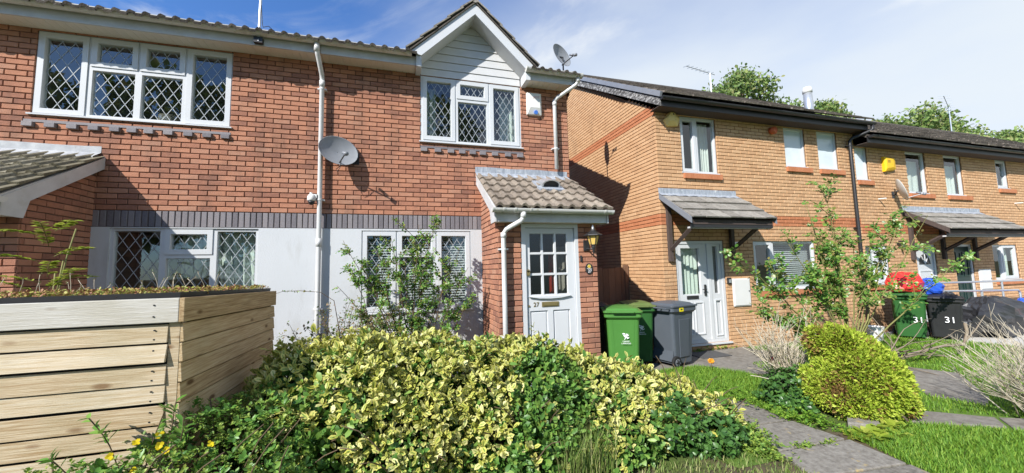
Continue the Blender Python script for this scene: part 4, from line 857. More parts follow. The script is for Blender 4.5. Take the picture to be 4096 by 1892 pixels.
curtain(16.31, 17.0, 3.1, 3.98, 0.16, 'curtainw', 'cream scalloped blind in the upstairs window above the canopy end', 'blind', waves=5, amp=0.02)
curtain(12.94, 13.65, 0.85, 1.70, 0.16, 'curtainw', 'white blind in the ground floor window behind the black downpipe', 'blind', waves=3, amp=0.012)
curtain(17.98, 18.4, 0.8, 1.65, 0.2, 'curtainw', 'pale curtain in the ground floor window beyond the handrail', waves=4, amp=0.02)
curtain(18.7, 19.06, 0.8, 1.75, 0.2, 'curtain', 'second pale curtain in the ground floor window beyond the handrail', waves=3, amp=0.02)
# door with a fan light (C) and dark door (D)
d = part('front_door', MB().box(14.78, 15.44, 0.045, 0.09, -.08, 1.74), 'upvc', HC)
part('door_frame', plate(MB(), frame_at(0.02), (14.72, 15.50, -.13, 1.80), [(14.775, 15.445, -.085, 1.745)], 0.0, -.07), 'upvc', HC)
arc = [(15.11+0.22*math.cos(math.pi*k/10), 1.30+0.26*math.sin(math.pi*k/10)) for k in range(11)]
part('fan_light', MB().prism(arc, 0.036, 0.044), 'dark', d)
for k in (3, 5, 7): part('fan_bar', MB().tube([(15.11, 0.033, 1.31), (15.11+.22*math.cos(math.pi*k/10), 0.033, 1.30+.26*math.sin(math.pi*k/10))], 0.011, 5), 'upvc', d)
for h in ((14.86, 15.07, 0.05, 0.6), (15.15, 15.36, 0.05, 0.6), (14.86, 15.36, 0.82, 1.15)): part('door_moulding', plate(MB(), frame_at(0.045), h, [(h[0]+.03, h[1]-.03, h[2]+.03, h[3]-.03)], 0.014, 0.0008), 'upvc', d)
part('letter_plate', MB().box(14.98, 15.24, 0.03, 0.044, 0.70, 0.76), 'iron', d)
MT['doordark'] = pmat('dark_green_door', [(0.012, 0.03, 0.028), (0.02, 0.045, 0.04)], 0.3)
d = part('front_door', MB().box(16.30, 16.97, 0.045, 0.09, -.08, 1.74), 'doordark', HD)
part('door_frame', plate(MB(), frame_at(0.02), (16.24, 17.03, -.13, 1.80), [(16.295, 16.975, -.085, 1.745)], 0.0, -.07), 'upvc', HD)
for h in ((16.38, 16.60, 0.1, 0.8), (16.67, 16.89, 0.1, 0.8), (16.38, 16.60, 0.95, 1.6), (16.67, 16.89, 0.95, 1.6)): part('door_moulding', plate(MB(), frame_at(0.045), h, [(h[0]+.03, h[1]-.03, h[2]+.03, h[3]-.03)], 0.014, 0.0008), 'doordark', d)
canopy(HC, 14.40, 17.60, 2.62, -0.78, 2.10, [(14.50, 1.42), (15.72, 1.42), (17.05, 1.42)], 12, 'darkwood')

# ================================================================== wall-mounted things
# grey satellite dish on 27
def dish(name, label, c, nrm, up, w, h, mat, arm_to_wall, lnb_len, scale=1.0, pole=None):
    t = thing(name, label, 'satellite dish', arm_to_wall if pole is None else pole)
    n = Vector(nrm).normalized(); u = (Vector(up)-n*Vector(up).dot(n)).normalized(); r = u.cross(n).normalized(); c = Vector(c)
    rings = []
    for k, (q, dep) in enumerate([(1.0, 0.0), (0.97, -0.006), (0.75, -.030), (0.5, -.050), (0.25, -.062), (0.02, -.066)]):
        rings.append([tuple(c+(r*math.cos(2*math.pi*j/28)*w/2+u*math.sin(2*math.pi*j/28)*h/2)*q+n*dep*scale) for j in range(28)])
    back = [[tuple(Vector(p)-n*0.006) for p in rg] for rg in rings[::-1]]
    b = MB(); b.loft(back+rings, cap=False); part('reflector', b, mat, t, True)
    low = c-u*h*0.40-n*0.04
    l = c+n*lnb_len-u*h*0.42
    part('lnb_arm', MB().tube([tuple(low-n*.03), tuple(l)], 0.010*scale, 6), 'iron' if mat != 'dishw' else 'galv', t)
    part('lnb', MB().tube([tuple(l-n*.02+u*.02), tuple(l-n*.09+u*.075)], [0.024*scale, 0.020*scale], 10).tube([tuple(l+u*.0), tuple(l+n*.05-u*.03)], 0.032*scale, 8), 'greymetal', t, True)
    if pole is None:
        bc = c-n*0.07
        part('mount', MB().tube([tuple(bc), tuple(bc-n*.03), tuple(Vector(arm_to_wall)+Vector((0,-.06,0))), tuple(arm_to_wall)], 0.018*scale, 8), 'iron', t)
        aw = Vector(arm_to_wall); part('mount_plate', MB().box(aw.x-.05, aw.x+.05, aw.y-.012, aw.y-.001, aw.z-.09, aw.z+.09), 'iron', t)
    else:
        pv = Vector(pole); part('mount', MB().tube([tuple(pv), (pv.x, pv.y, c.z-.02), tuple(c-n*.07)], 0.016*scale, 8), 'iron', t)
    return t
dsh = dish('satellite_dish', 'grey oval satellite dish with rust marks on the red brick wall beside the white downpipe', (1.385, -0.205, 3.265), (0.40, -0.84, 0.30), (0, 0, 1), 0.57, 0.50, 'dish', (1.60, 0.0, 3.20), 0.24)
part('cable', MB().tube([(1.44, -0.33, 3.08), (1.42, -.30, 2.98), (1.38, -.28, 2.92), (1.36, -.26, 2.96), (1.42, -.2, 3.04), (1.56, -.04, 3.08)], 0.005, 5), 'iron', dsh)
# dish on a pole over the eaves of 27
dish('satellite_dish', 'round satellite dish on a pole above the roof of number 27', (5.46, 0.55, 5.80), (0.42, -0.86, 0.25), (0, 0, 1), 0.52, 0.52, 'dish', None, 0.26, pole=(5.50, 0.60, 5.0))
dish('satellite_dish', 'small pale satellite dish under the upstairs windows of the tan terrace', (13.97, -0.26, 3.13), (0.60, -0.74, 0.28), (0, 0, 1), 0.50, 0.56, 'dishw', (14.1, 0.0, 3.05), 0.28)
# CCTV dome camera
t = thing('security_camera', 'white dome security camera strapped to the downpipe on the brick wall', 'camera', (1.03, -0.09, 2.45))
part('bracket', MB().box(1.02, 1.08, -0.13, -0.075, 2.54, 2.60).tube([(1.03, -.11, 2.57), (1.0, -.12, 2.60)], 0.022, 8), 'greybox', t)
part('body', MB().lathe((1.01, -.12, 2.46), [(0.050, 0.035), (0.058, 0.05), (0.058, 0.09), (0.045, 0.125), (0.02, 0.14)], 16), 'greybox', t, True)
part('dome', MB().lathe((1.01, -.12, 2.425), [(0.012, 0.012), (0.030, 0.020), (0.043, 0.045), (0.047, 0.069)], 16), 'iron', t, True)
part('antenna', MB().tube([(1.0, -.11, 2.58), (1.0, -.11, 2.625)], 0.018, 8), 'greybox', t)
# alarm boxes
t = thing('alarm_box', 'white burglar alarm box with a blue lens beside the gable window', 'alarm box', (4.59, 0, 4.19))
part('housing', MB().loft([[(4.455, -.001, 4.185), (4.735, -.001, 4.185), (4.735, -.001, 4.595), (4.455, -.001, 4.595)], [(4.455, -.05, 4.19), (4.735, -.05, 4.19), (4.735, -.05, 4.595), (4.455, -.05, 4.595)], [(4.50, -.095, 4.31), (4.70, -.095, 4.31), (4.685, -.085, 4.58), (4.51, -.085, 4.58)]]), 'greybox', t, bevel=0.008)
part('lens', MB().tube([(4.615, -.052, 4.235), (4.615, -.088, 4.225)], 0.036, 12), 'blue', t)
text('ADT', 0.062, 'palered', Matrix.Translation((4.625, -.0945, 4.50)) @ FRONT, t, ext=0.0008)
for k in range(3): part('vent_slot', MB().box(4.468, 4.496, -.0705-.004*0, -.062, 4.52-.03*k, 4.527-.03*k), 'dark', t)
t = thing('alarm_box', 'cream faceted alarm box under the dark eaves at the tan house corner', 'alarm box', (7.57, 0, 4.25))
b = MB(); hx = [(7.44, 4.23), (7.70, 4.25), (7.76, 4.41), (7.62, 4.55), (7.52, 4.55), (7.38, 4.36)]
b.loft([[(x, -.001, z) for x, z in hx], [(x, -.05, z) for x, z in hx], [(7.53+(x-7.57)*.5, -.11, 4.42+(z-4.40)*.55) for x, z in hx]]); part('housing', b, 'cream', t, bevel=0.006)
part('slot', MB().box(7.555, 7.575, -.1125, -.108, 4.45, 4.485), 'dark', t); part('slot', MB().box(7.55, 7.62, -.106, -.1, 4.355, 4.365), 'dark', t)
t = thing('alarm_box', 'orange yellow alarm box on the lower tan house wall', 'alarm box', (13.98, 0, 3.65))
part('housing', MB().loft([[(13.80, -.001, 3.62), (14.20, -.001, 3.66), (14.20, -.001, 3.98), (13.80, -.001, 4.0)], [(13.80, -.07, 3.62), (14.20, -.07, 3.70), (14.20, -.07, 3.97), (13.80, -.07, 4.0)], [(13.83, -.10, 3.70), (14.08, -.10, 3.74), (14.08, -.10, 3.95), (13.83, -.10, 3.97)]]), 'yellow', t, bevel=0.006)
for k in range(3): part('vent_slot', MB().box(13.87, 13.97, -.104, -.099, 3.90-.025*k, 3.907-.025*k), 'dark', t)
# red-brown vent and pale flue terminals
t = thing('flue_cowl', 'terracotta flue outlet on the tan wall beside the small square windows', 'vent', (10.24, 0, 4.37))
part('cowl', MB().tube([(10.24, 0.02, 4.38), (10.24, -.10, 4.36)], [0.07, 0.085], 14), 'orangep', t, True)
for (x, z, lb) in ((13.55, 2.93, 'short white overflow pipe under the orange alarm box'), (19.3, 2.98, 'long white overflow pipe below the far narrow window')):
    t = thing('overflow_pipe', lb, 'pipe', (x, 0, z)); part('spout', MB().tube([(x, 0.02, z), (x, -.16, z-.01)], 0.016, 8), 'greybox', t)
t = thing('wall_tap', 'dark outside tap on the tan wall beside the canopy bracket', 'tap', (14.05, 0, 1.80)); part('body', MB().tube([(14.05, 0.01, 1.82), (14.05, -.12, 1.82), (14.05, -.14, 1.74)], 0.028, 8).tube([(13.99, -.08, 1.88), (14.11, -.08, 1.88)], 0.02, 6), 'iron', t)
t = thing('key_safe', 'small grey key safe beside the tan house front door', 'key safe', (8.74, 0, 1.02)); part('body', MB().box(8.705, 8.79, -.05, -.011, 1.02, 1.145), 'iron', t, bevel=0.006); part('dial', MB().box(8.72, 8.775, -.058, -.0505, 1.04, 1.11), 'galv', t)
def meterbox(x0, x1, z0, z1, label):
    t = thing('meter_box', label, 'meter box', ((x0+x1)/2, 0, z0)); part('housing', MB().box(x0, x1, -.035, -.010, z0, z1), 'meter', t, bevel=0.006)
    part('door', MB().box(x0+.02, x1-.02, -.048, -.0355, z0+.02, z1-.02), 'meter', t, bevel=0.006); part('catch', MB().box(x1-.06, x1-.045, -.053, -.0485, (z0+z1)/2, (z0+z1)/2+.04), 'dark', t)
meterbox(8.83, 9.28, 0.55, 1.12, 'white meter box on the tan wall between the door and the window')
meterbox(17.15, 17.66, 0.58, 1.12, 'white meter box beyond the dark green door')
t = thing('plaque_sign', 'small red and white notice under the canopy beside the tan house door', 'sign', (9.02, 0, 1.80)); part('plate', MB().box(8.96, 9.10, -.016, -.010, 1.78, 1.88), 'white', t); part('red_diamond', MB().prism([(9.03, 1.80), (9.06, 1.83), (9.03, 1.86), (9.0, 1.83)], -.019, -.0165), 'redbag', t)
# lantern
LX, LY = 5.02, -1.24
t = thing('wall_lantern', 'black coach lantern with amber glass on the porch brickwork', 'lantern', (LX, PY, 1.62))
part('wall_bracket', MB().box(LX-.10, LX-.01, PY-.03, PY-.009, 1.67, 1.83).tube([(LX-.05, PY-.02, 1.70), (LX-.03, LY+.02, 1.69), (LX, LY, 1.70)], 0.013, 8), 'iron', t, bevel=0.004)
part('finial', MB().lathe((LX, LY, 1.60), [(0.004, 0), (0.014, 0.05), (0.022, 0.10), (0.034, 0.125), (0.02, 0.14), (0.05, 0.155)], 10), 'iron', t, True)
s4 = lambda r, z: [(LX+r*math.cos(a), LY+r*math.sin(a), z) for a in [math.pi/6+math.pi*k/3 for k in range(6)]]
gl = part('glass_body', MB().loft([s4(0.055, 1.757), s4(0.088, 1.885)]), 'amber', t)
for k in range(6):
    a = math.pi/6+math.pi*k/3
    part('glazing_bar', MB().tube([(LX+.057*math.cos(a), LY+.057*math.sin(a), 1.755), (LX+.091*math.cos(a), LY+.091*math.sin(a), 1.886)], 0.006, 5), 'iron', t)
part('roof', MB().loft([s4(0.092, 1.882), s4(0.138, 1.888), s4(0.135, 1.90), s4(0.06, 1.945), s4(0.035, 1.965), s4(0.03, 1.985)]), 'iron', t)
part('spike', MB().lathe((LX, LY, 1.98), [(0.026, 0), (0.014, 0.012), (0.022, 0.03), (0.010, 0.05), (0.012, 0.06), (0.003, 0.08)], 10), 'galv', t, True)
# number plaque
t = thing('house_number_plaque', 'oval black plaque with a gold flower and 27 below the coach lantern', 'plaque', (5.0, PY, 1.33))
ov = [(5.0+.062*math.cos(2*math.pi*k/24), 1.40+.083*math.sin(2*math.pi*k/24)) for k in range(24)]
part('plate', MB().prism(ov, PY-.020, PY-.0095), 'iron', t)
fl = MB()
for k in range(8):
    a = 2*math.pi*k/8; fl.prism([(5.0+.010*math.cos(a)+.007*math.cos(2*math.pi*j/8)*1.0+.012*math.cos(a), 1.435+.022*math.sin(a)+.008*math.sin(2*math.pi*j/8)) for j in range(8)], PY-.0225-.0001*k, PY-.0202)
part('flower', fl, 'gold', t); part('flower', MB().tube([(5.0, PY-.0205, 1.435), (5.0, PY-.026, 1.435)], 0.012, 8), 'yellow', t)
text('27', 0.062, 'white', Matrix.Translation((5.008, PY-.0215, 1.362)) @ FRONT, t, 'numeral', 0.0008)
part('scroll', MB().tube([(4.962, PY-.022, 1.398), (4.975, PY-.022, 1.404), (4.988, PY-.022, 1.396), (5.002, PY-.022, 1.403), (5.015, PY-.022, 1.396), (5.03, PY-.022, 1.402), (5.04, PY-.022, 1.395)], 0.003, 5), 'white', t)
# aerials
t = thing('aerial_pole', 'grey aerial pole clamped to the white fascia over the neighbour window', 'aerial', (0.30, -0.30, 4.75))
part('pole', MB().tube([(0.33, -.345, 4.74), (0.33, -.33, 5.0), (0.34, -.3, 6.6)], 0.017, 8), 'galv', t)
part('clamp', MB().box(0.27, 0.38, -.36, -.293, 4.72, 4.80), 'iron', t)
part('cable', MB().tube([(0.345, -.33, 5.3), (0.37, -.34, 5.0), (0.40, -.40, 4.93), (0.47, -.41, 4.95), (0.52, -.36, 4.92)], 0.005, 5), 'iron', t)
def yagi(label, base, top, dirv, n, L):
    t = thing('tv_aerial', label, 'aerial', base); part('mast', MB().tube([base, top], 0.022, 7), 'galv', t)
    dv_ = Vector(dirv).normalized(); tp = Vector(top); part('boom', MB().tube([tuple(tp-dv_*L*.2), tuple(tp+dv_*L)], 0.012, 6), 'galv', t)
    sd_ = dv_.cross(Vector((0,0,1))).normalized()
    el = MB()
    for i in range(n):
        c = tp+dv_*(L*(i/(n-1))); el.tube([tuple(c-sd_*.16-Vector((0,0,.05))), tuple(c+sd_*.16+Vector((0,0,.05)))], 0.008, 5)
    part('elements', el, 'galv', t)
yagi('television aerial behind the boarded gable', (5.0, 3.2, 6.3), (4.6, 3.0, 7.05), (0.9, 0.2, 0.32), 9, 0.8)
yagi('television aerial on the tan end house ridge', (12.35, 3.6, 6.9), (12.35, 3.6, 7.9), (-0.9, 0.1, 0.2), 7, 0.9)
yagi('thin television aerial on the farthest tan roof', (25.2, 3.6, 6.4), (25.2, 3.6, 8.0), (-0.9, -.3, .2), 6, 1.2)
t = thing('flue_pipe', 'pale grey flue pipe standing on the tan end house roof', 'flue', (12.9, 0.9, 5.3)); part('pipe', MB().tube([(12.35, 0.55, 5.0), (12.35, 0.55, 5.45), (12.34, 0.55, 5.85)], [0.10, 0.095, 0.09], 14), 'galv', t, True); part('cowl', MB().lathe((12.34, 0.55, 5.85), [(0.10, -.02), (0.10, 0.05), (0.085, 0.12), (0.03, 0.14)], 14), 'greybox', t, True)
t.location = (12.35, 0.55, 5.0)
# side fence between the houses
t = thing('board_fence', 'brown vertical board fence closing the gap between the two houses', 'fence', (6.2, 1.16, GZ))
x = 5.31
while x < 7.02:
    part('board', MB().box(x, x+.145, 1.14+random.uniform(-.004, .004), 1.165, GZ+.02, 1.40+random.uniform(-.01, .012)), 'fencewood', t); x += .151
part('post', MB().box(7.06, 7.15, 1.12, 1.21, GZ, 1.46), 'fencewood', t); part('rail', MB().box(5.30, 7.06, 1.17, 1.21, 1.0, 1.08), 'fencewood', t); part('rail', MB().box(5.30, 7.06, 1.17, 1.21, 0.1, .18), 'fencewood', t)

# ================================================================== wheelie bins
def rrect(w, d, r, z, cx=0, cy=0, n=5):
    pts = []
    for sx, sy, a0 in ((1, 1, 0), (-1, 1, 90), (-1, -1, 180), (1, -1, 270)):
        for k in range(n):
            a = math.radians(a0+90*k/(n-1)); pts.append((cx+sx*(w/2-r)+r*math.cos(a), cy+sy*(d/2-r)+r*math.sin(a), z))
    return pts
def wheelie(label, loc, rot, mat, lidmat=None, h=1.06, lid_open=0.0, sc_=1.0):
    t = thing('wheelie_bin', label, 'wheelie bin', loc, rot=rot)
    lidmat = lidmat or mat; S = sc_
    body = part('body', MB().loft([rrect(.43*S, .46*S, .05, .06, 0, .0), rrect(.45*S, .49*S, .05, .35, 0, -.005), rrect(.49*S, .56*S, .05, h*.83, 0, -.012), rrect(.52*S, .60*S, .05, h*.85, 0, -.015), rrect(.56*S, .64*S, .05, h*.87, 0, -.015), rrect(.56*S, .64*S, .05, h*.93, 0, -.015)]), mat, t)
    # raised front and side ribs
    for sx in (-1, 1):
        part('rib', MB().hexa([(sx*.085*S*1.55-.006, -.243*S, .25), (sx*.085*S*1.55+.006, -.243*S, .25), (sx*.085*S*1.55+.006, -.20*S, .25), (sx*.085*S*1.55-.006, -.20*S, .25), (sx*.165*S-.006, -.298*S, h*.83), (sx*.165*S+.006, -.298*S, h*.83), (sx*.165*S+.006, -.25*S, h*.83), (sx*.165*S-.006, -.25*S, h*.83)]), mat, t)
        part('side_panel', MB().hexa([(sx*.222*S, -.13, .16), (sx*.235*S, -.13, .16), (sx*.235*S, .11, .16), (sx*.222*S, .11, .16), (sx*.243*S, -.15, h*.74), (sx*.256*S, -.15, h*.74), (sx*.256*S, .12, h*.74), (sx*.243*S, .12, h*.74)]), mat, t, bevel=0.006)
    lz = h*.932
    part('lid', MB().loft([rrect(.585*S, .68*S, .05, lz, 0, -.025), rrect(.59*S, .685*S, .05, lz+.025, 0, -.025), rrect(.50*S, .58*S, .05, lz+.032, 0, -.02), rrect(.46*S, .52*S, .06, lz+.060, 0, -.01), rrect(.25*S, .28*S, .06, lz+.085, 0, .0)]), lidmat, t, bevel=0.004)
    part('lid_grip', MB().box(-.16*S, .16*S, -.40*S, -.355*S, lz+.004, lz+.03), lidmat, t, bevel=0.006)
    part('handle', MB().tube([(-.24*S, .34*S, lz-.01), (-.24*S, .40*S, lz-.005), (.24*S, .40*S, lz-.005), (.24*S, .34*S, lz-.01)], 0.014, 8).tube([(-.08*S, .33*S, lz-.01), (-.08*S, .40*S, lz-.005)], 0.012, 6).tube([(.08*S, .33*S, lz-.01), (.08*S, .40*S, lz-.005)], 0.012, 6), mat, t)
    part('axle_housing', MB().hexa([(-.20*S, .19, .08), (.20*S, .19, .08), (.20*S, .27, .10), (-.20*S, .27, .10), (-.20*S, .19, .30), (.20*S, .19, .30), (.20*S, .235, .28), (-.20*S, .235, .28)]), mat, t)
    for sx in (-1, 1):
        wx = sx*.245*S
        wh = part('wheel', MB().tube([(wx-.024, .23, .10), (wx+.024, .23, .10)], 0.10, 20), 'rubber', t, bevel=0.008)
        part('hub', MB().tube([(wx+sx*.0245, .23, .10), (wx+sx*.030, .23, .10)], 0.058, 14), 'greymetal', wh)
        for k in range(5): 
            a = 2*math.pi*k/5; part('spoke', MB().tube([(wx+sx*.034, .23, .10), (wx+sx*.034, .23+.052*math.cos(a), .10+.052*math.sin(a))], 0.008, 5), 'rubber', wh)
    return t
LEAN = math.atan2(.063, .48)
def bin_front(z): return -.235-.0733*(z-.06)*1.0
def emblem(t, x, z, S, mat='white'):
    """rearing winged dragon mark as flat print on the sloping front"""
    M = Matrix.Translation((x, -.288, z)) @ Matrix.Rotation(math.radians(-6.5), 4, 'X') @ Matrix.Translation((0, -.008, 0))
    def poly(pts, nm):
        b = MB(); b.prism([(p[0]*S, p[1]*S) for p in pts], -.0012, 0.0); me = b.mesh(nm); me.transform(M); link(nm, me, mat, t)
    poly([(-.6, .25), (-.25, .45), (-.05, .2), (.25, .1), (.42, -.2), (.35, -.55), (.2, -.55), (.22, -.25), (-.02, -.22), (-.1, -.5), (-.3, -.75), (-.42, -.7), (-.22, -.45), (-.2, -.15), (-.4, .05)], 'emblem_body')
    poly([(-.08, .28), (.1, .8), (.3, .45), (.55, .75), (.5, .35), (.8, .45), (.5, .08), (.25, .16)], 'emblem_wing')
    poly([(-.45, .5), (-.28, .5), (-.15, .75), (-.6, .85), (-.85, .6)], 'emblem_head')
    poly([(.40, -.30), (.62, -.25), (.7, .0), (.78, -.05), (.72, -.38), (.45, -.48)], 'emblem_tail')
    text('CARDIFF', S*.42, mat, M @ Matrix.Translation((0, 0, -1.15*S)) @ FRONT, t, ext=0.0006)
    text('CAERDYDD', S*.42, mat, M @ Matrix.Translation((0, 0, -1.62*S)) @ FRONT, t, ext=0.0006)
AP = GZ+.012
t = wheelie('bright green wheelie bin with white dragon emblem beside the porch', (5.66, -0.86, AP), math.radians(-26), 'bingreen'); emblem(t, 0.03, .63, .062)
t = wheelie('faded olive green wheelie bin in the shade behind the bright green one', (6.32, -0.08-.2, AP), math.radians(-22), 'bindark', 'binolive'); emblem(t, 0.03, .63, .062)  # body takes a darker green than the lid: shadow put into its colour
t = wheelie('black wheelie bin in the shadow at the porch corner behind the green bin', (5.62, 0.05, AP), math.radians(-15), 'blackp')
t = wheelie('slate grey wheelie bin with yellow sticker beside the tan house door', (6.80, -0.62, AP), math.radians(103), 'bingrey')
part('sticker', MB().hexa([(-.288+.003, .02, .80), (-.2865+.003, .02, .80), (-.2865+.003, .12, .80), (-.288+.003, .12, .80), (-.289+.003, .02, .90), (-.2875+.003, .02, .90), (-.2875+.003, .12, .90), (-.289+.003, .12, .90)]), 'sticker', t) if False else None
part('sticker', MB().box(-.2845, -.2805, .03, .13, .918, .984), 'sticker', t)
part('sticker_print', MB().box(-.2853, -.2846, .055, .105, .94, .965), 'dark', t)
t = wheelie('dark green wheelie bin numbered 31 with a red bag on its lid', (13.02, -0.62, GZ), math.radians(-60), 'bindark', h=1.0)
text('31', 0.17, 'white', Matrix.Translation((.12, -.282, .42)) @ Matrix.Rotation(math.radians(-6.5), 4, 'X') @ FRONT, t, 'numeral', 0.001)
t = wheelie('black wheelie bin numbered 31 beside the covered motorbike', (13.42, -1.0, GZ+.016), math.radians(-62), 'blackp', h=0.92)
text('31', 0.17, 'white', Matrix.Translation((.06, -.282, .42)) @ Matrix.Rotation(math.radians(-6.5), 4, 'X') @ FRONT, t, 'numeral', 0.001)
# bags, covered motorbike, sheets
def blob(name, label, cat, c, r, mat, seed, amp=0.18, fold=6, flat=-0.7, smooth=False, res=(34, 56)):
    rg = np.random.default_rng(seed); n1, n2 = res; vs = []; ks = rg.normal(0, 1, (14, 3))*fold*0.5; phs = rg.uniform(0, 6.28, 14)
    for i in range(n1+1):
        th = math.pi*i/n1
        for j in range(n2):
            ph_ = 2*math.pi*j/n2; d_ = np.array([math.sin(th)*math.cos(ph_), math.sin(th)*math.sin(ph_), math.cos(th)])
            k = 1+amp*float(np.mean(1-2*np.abs(np.sin(ks @ d_+phs))))*1.6+amp*.35*float(np.mean(1-2*np.abs(np.sin(2.7*(ks @ d_)+phs[::-1]))))+rg.normal(0, amp*.05)
            p = d_*k; p[2] = max(p[2], flat)
            vs.append((c[0]+r[0]*p[0], c[1]+r[1]*p[1], c[2]+r[2]*p[2]))
    fs = [(i*n2+j, (i+1)*n2+j, (i+1)*n2+(j+1) % n2, i*n2+(j+1) % n2) for i in range(n1) for j in range(n2)]
    b = MB(); b.add(vs, fs); o = link(name, b.mesh(name), mat, None, smooth); return tag(o, label, cat)
blob('plastic_bag', 'crumpled red plastic bag lying on the dark green bin numbered 31', 'bag', (12.95, -0.62, 0.90), (0.38, 0.32, 0.30), 'redbag', 3, 0.20, 5, flat=-.55, res=(15, 22))
blob('plastic_bag', 'crumpled blue plastic bag beside the red one on the bins', 'bag', (13.38, -0.85, 0.82), (0.22, 0.22, 0.22), 'bluebag', 4, 0.2, 5, res=(13, 18))
blob('black_bag', 'tied black refuse bag between the bins and the covered motorbike', 'bag', (13.95, -0.75, 0.42), (0.36, 0.3, 0.30), 'cover', 8, 0.2, 6)
blob('motorbike_cover', 'motorbike under a creased black cover on the pale driveway', 'covered motorbike', (14.75, -1.15, 0.10), (1.25, 0.50, 0.54), 'cover', 12, 0.30, 5, flat=-0.66, res=(22, 40))
blob('plastic_sheet', 'heap of pink and red plastic sheet beyond the covered motorbike', 'sheet', (17.0, -1.35, 0.02), (0.75, 0.4, 0.42), 'pinkbag', 21, 0.25, 7)
blob('tarpaulin', 'blue tarpaulin lying behind the covered motorbike', 'tarpaulin', (17.1, -0.9, 0.08), (0.8, 0.35, 0.40), 'bluebag', 22, 0.2, 6)
t = thing('handrail', 'galvanised handrail along the path beyond the covered motorbike', 'handrail', (16.5, -0.45, GZ))
for yy, xa, xb, za, zb in ((-.45, 14.55, 19.5, .86, .80), (-.75, 13.95, 16.9, .70, .62)):
    part('rail', MB().tube([(xa, yy, za), (xb, yy, zb), (xb+.06, yy, zb-.06), (xb+.06, yy, GZ)], 0.024, 8), 'galv', t); part('post', MB().tube([(xa+.1, yy, za), (xa+.1, yy, GZ)], 0.022, 8), 'galv', t); part('post', MB().tube([((xa+xb)/2, yy, (za+zb)/2), ((xa+xb)/2, yy, GZ)], 0.022, 8), 'galv', t)
t = thing('doormat', 'black rubber doormat before the tan house front door', 'doormat', (7.85, -.33, AP)); part('mat', MB().box(7.5, 8.15, -.55, -.12, AP+.001, AP+.014), 'mat', t)
t = thing('brick_block', 'loose concrete block lying under the golden conifer', 'block', (6.75, -3.42, GZ)); part('block', MB().hexa([(6.60,-3.40,GZ-.02),(6.84,-3.55,GZ-.02),(7.0,-3.42,GZ-.02),(6.78,-3.28,GZ-.02),(6.60,-3.40,GZ+.09),(6.84,-3.55,GZ+.08),(7.0,-3.42,GZ+.08),(6.78,-3.28,GZ+.09)]), 'slab', t, bevel=0.01)
for x, y, s_ in ((12.0, -.55, .16), (11.3, -.3, .13)):
    t = thing('white_pot', 'larger white plastic tub on the grass beside the black downpipe foot' if s_ > .15 else 'smaller white plastic tub at the tan wall behind the rose canes', 'pot', (x, y, GZ)); part('tub', MB().lathe((x, y, GZ+.004), [(s_*.7, 0), (s_, s_*1.9), (s_*.92, s_*1.9), (s_*.6, .1)], 12), 'greybox', t)

# ================================================================== sedum-roofed bin store
BX, BY0, BY1 = 0.97, -3.33, -1.57; ZT0, ZT1 = 1.290, 1.245; BXL = -3.2
t = thing('bin_store', 'pale softwood bin store with lapped boards and a sedum roof', 'bin store', (-1.0, -2.45, GZ))
part('cap_board', MB().box(BXL, BX-.004, BY0-.040, BY0-.018, ZT0-.150, ZT0), 'woodcap', t, bevel=0.004)
part('cap_board', MB().hexa([(BX-.003, BY0-.040, ZT0-.150), (BX+.026, BY0-.040, ZT0-.150), (BX+.026, BY1, ZT1-.150), (BX-.003, BY1, ZT1-.150), (BX-.003, BY0-.040, ZT0), (BX+.026, BY0-.040, ZT0), (BX+.026, BY1, ZT1), (BX-.003, BY1, ZT1)]), 'woody', t, bevel=0.004)
part('corner_post', MB().box(BX-.062, BX-.006, BY0-.012, BY0+.06, GZ, ZT0-.152), 'wood', t)
z = ZT0-.165; k = 0
while z > GZ:
    jz = random.uniform(-.004, .004); kick = .016 if k == 1 else 0
    part('board', MB().hexa([(BXL, BY0-.026-kick*.3, z-.106+jz), (BX-.064, BY0-.026-kick, z-.106+jz*2), (BX-.064, BY0-.006-kick, z-.106+jz*2), (BXL, BY0-.006-kick*.3, z-.106+jz), (BXL, BY0-.016, z+.003), (BX-.064, BY0-.016, z+.003), (BX-.064, BY0-.002, z+.003), (BXL, BY0-.002, z+.003)]), 'wood', t, bevel=0.002)
    zz = z-.0; dz = ZT1-ZT0
    part('board', MB().hexa([(BX-.004, BY0-.010, z-.110), (BX+.017, BY0-.010, z-.110), (BX+.017, BY1, z-.110+dz), (BX-.004, BY1, z-.110+dz), (BX-.012, BY0-.010, z+.005), (BX+.008, BY0-.010, z+.005), (BX+.008, BY1, z+.005+dz), (BX-.012, BY1, z+.005+dz)]), 'woody', t, bevel=0.002)
    z -= .122; k += 1
nm = MB().tube([(0, -.004, 0), (0, .002, 0)], .005, 6).mesh('nail'); nm.materials.append(MT['iron'])
for zz in [ZT0-.04, ZT0-.11]+[ZT0-.165-.122*k-.03 for k in range(9)]+[ZT0-.165-.122*k-.085 for k in range(9)]:
    for xx in (BX-.13, -.35, -1.2):
        o = bpy.data.objects.new('nail', nm); COL.objects.link(o); o.location = (xx, BY0-.040 if zz > ZT0-.15 else BY0-.0225, zz); attach(o, t)
part('rear_panel', MB().box(BXL, BX-.02, BY1-.03, BY1-.005, GZ, ZT1-.03), 'woody', t)
part('gap_shade_backing', MB().box(BXL, BX-.07, BY0+.062, BY0+.075, GZ, ZT0-.16), 'dark', t)  # dark-coloured sheet behind the boards, deepens the shade in their gaps
part('roof_deck', MB().hexa([(BXL, BY0, ZT0-.05), (BX-.006, BY0, ZT0-.05), (BX-.006, BY1, ZT1-.05), (BXL, BY1, ZT1-.05), (BXL, BY0, ZT0-.02), (BX-.006, BY0, ZT0-.02), (BX-.006, BY1, ZT1-.02), (BXL, BY1, ZT1-.02)]), 'woody', t)
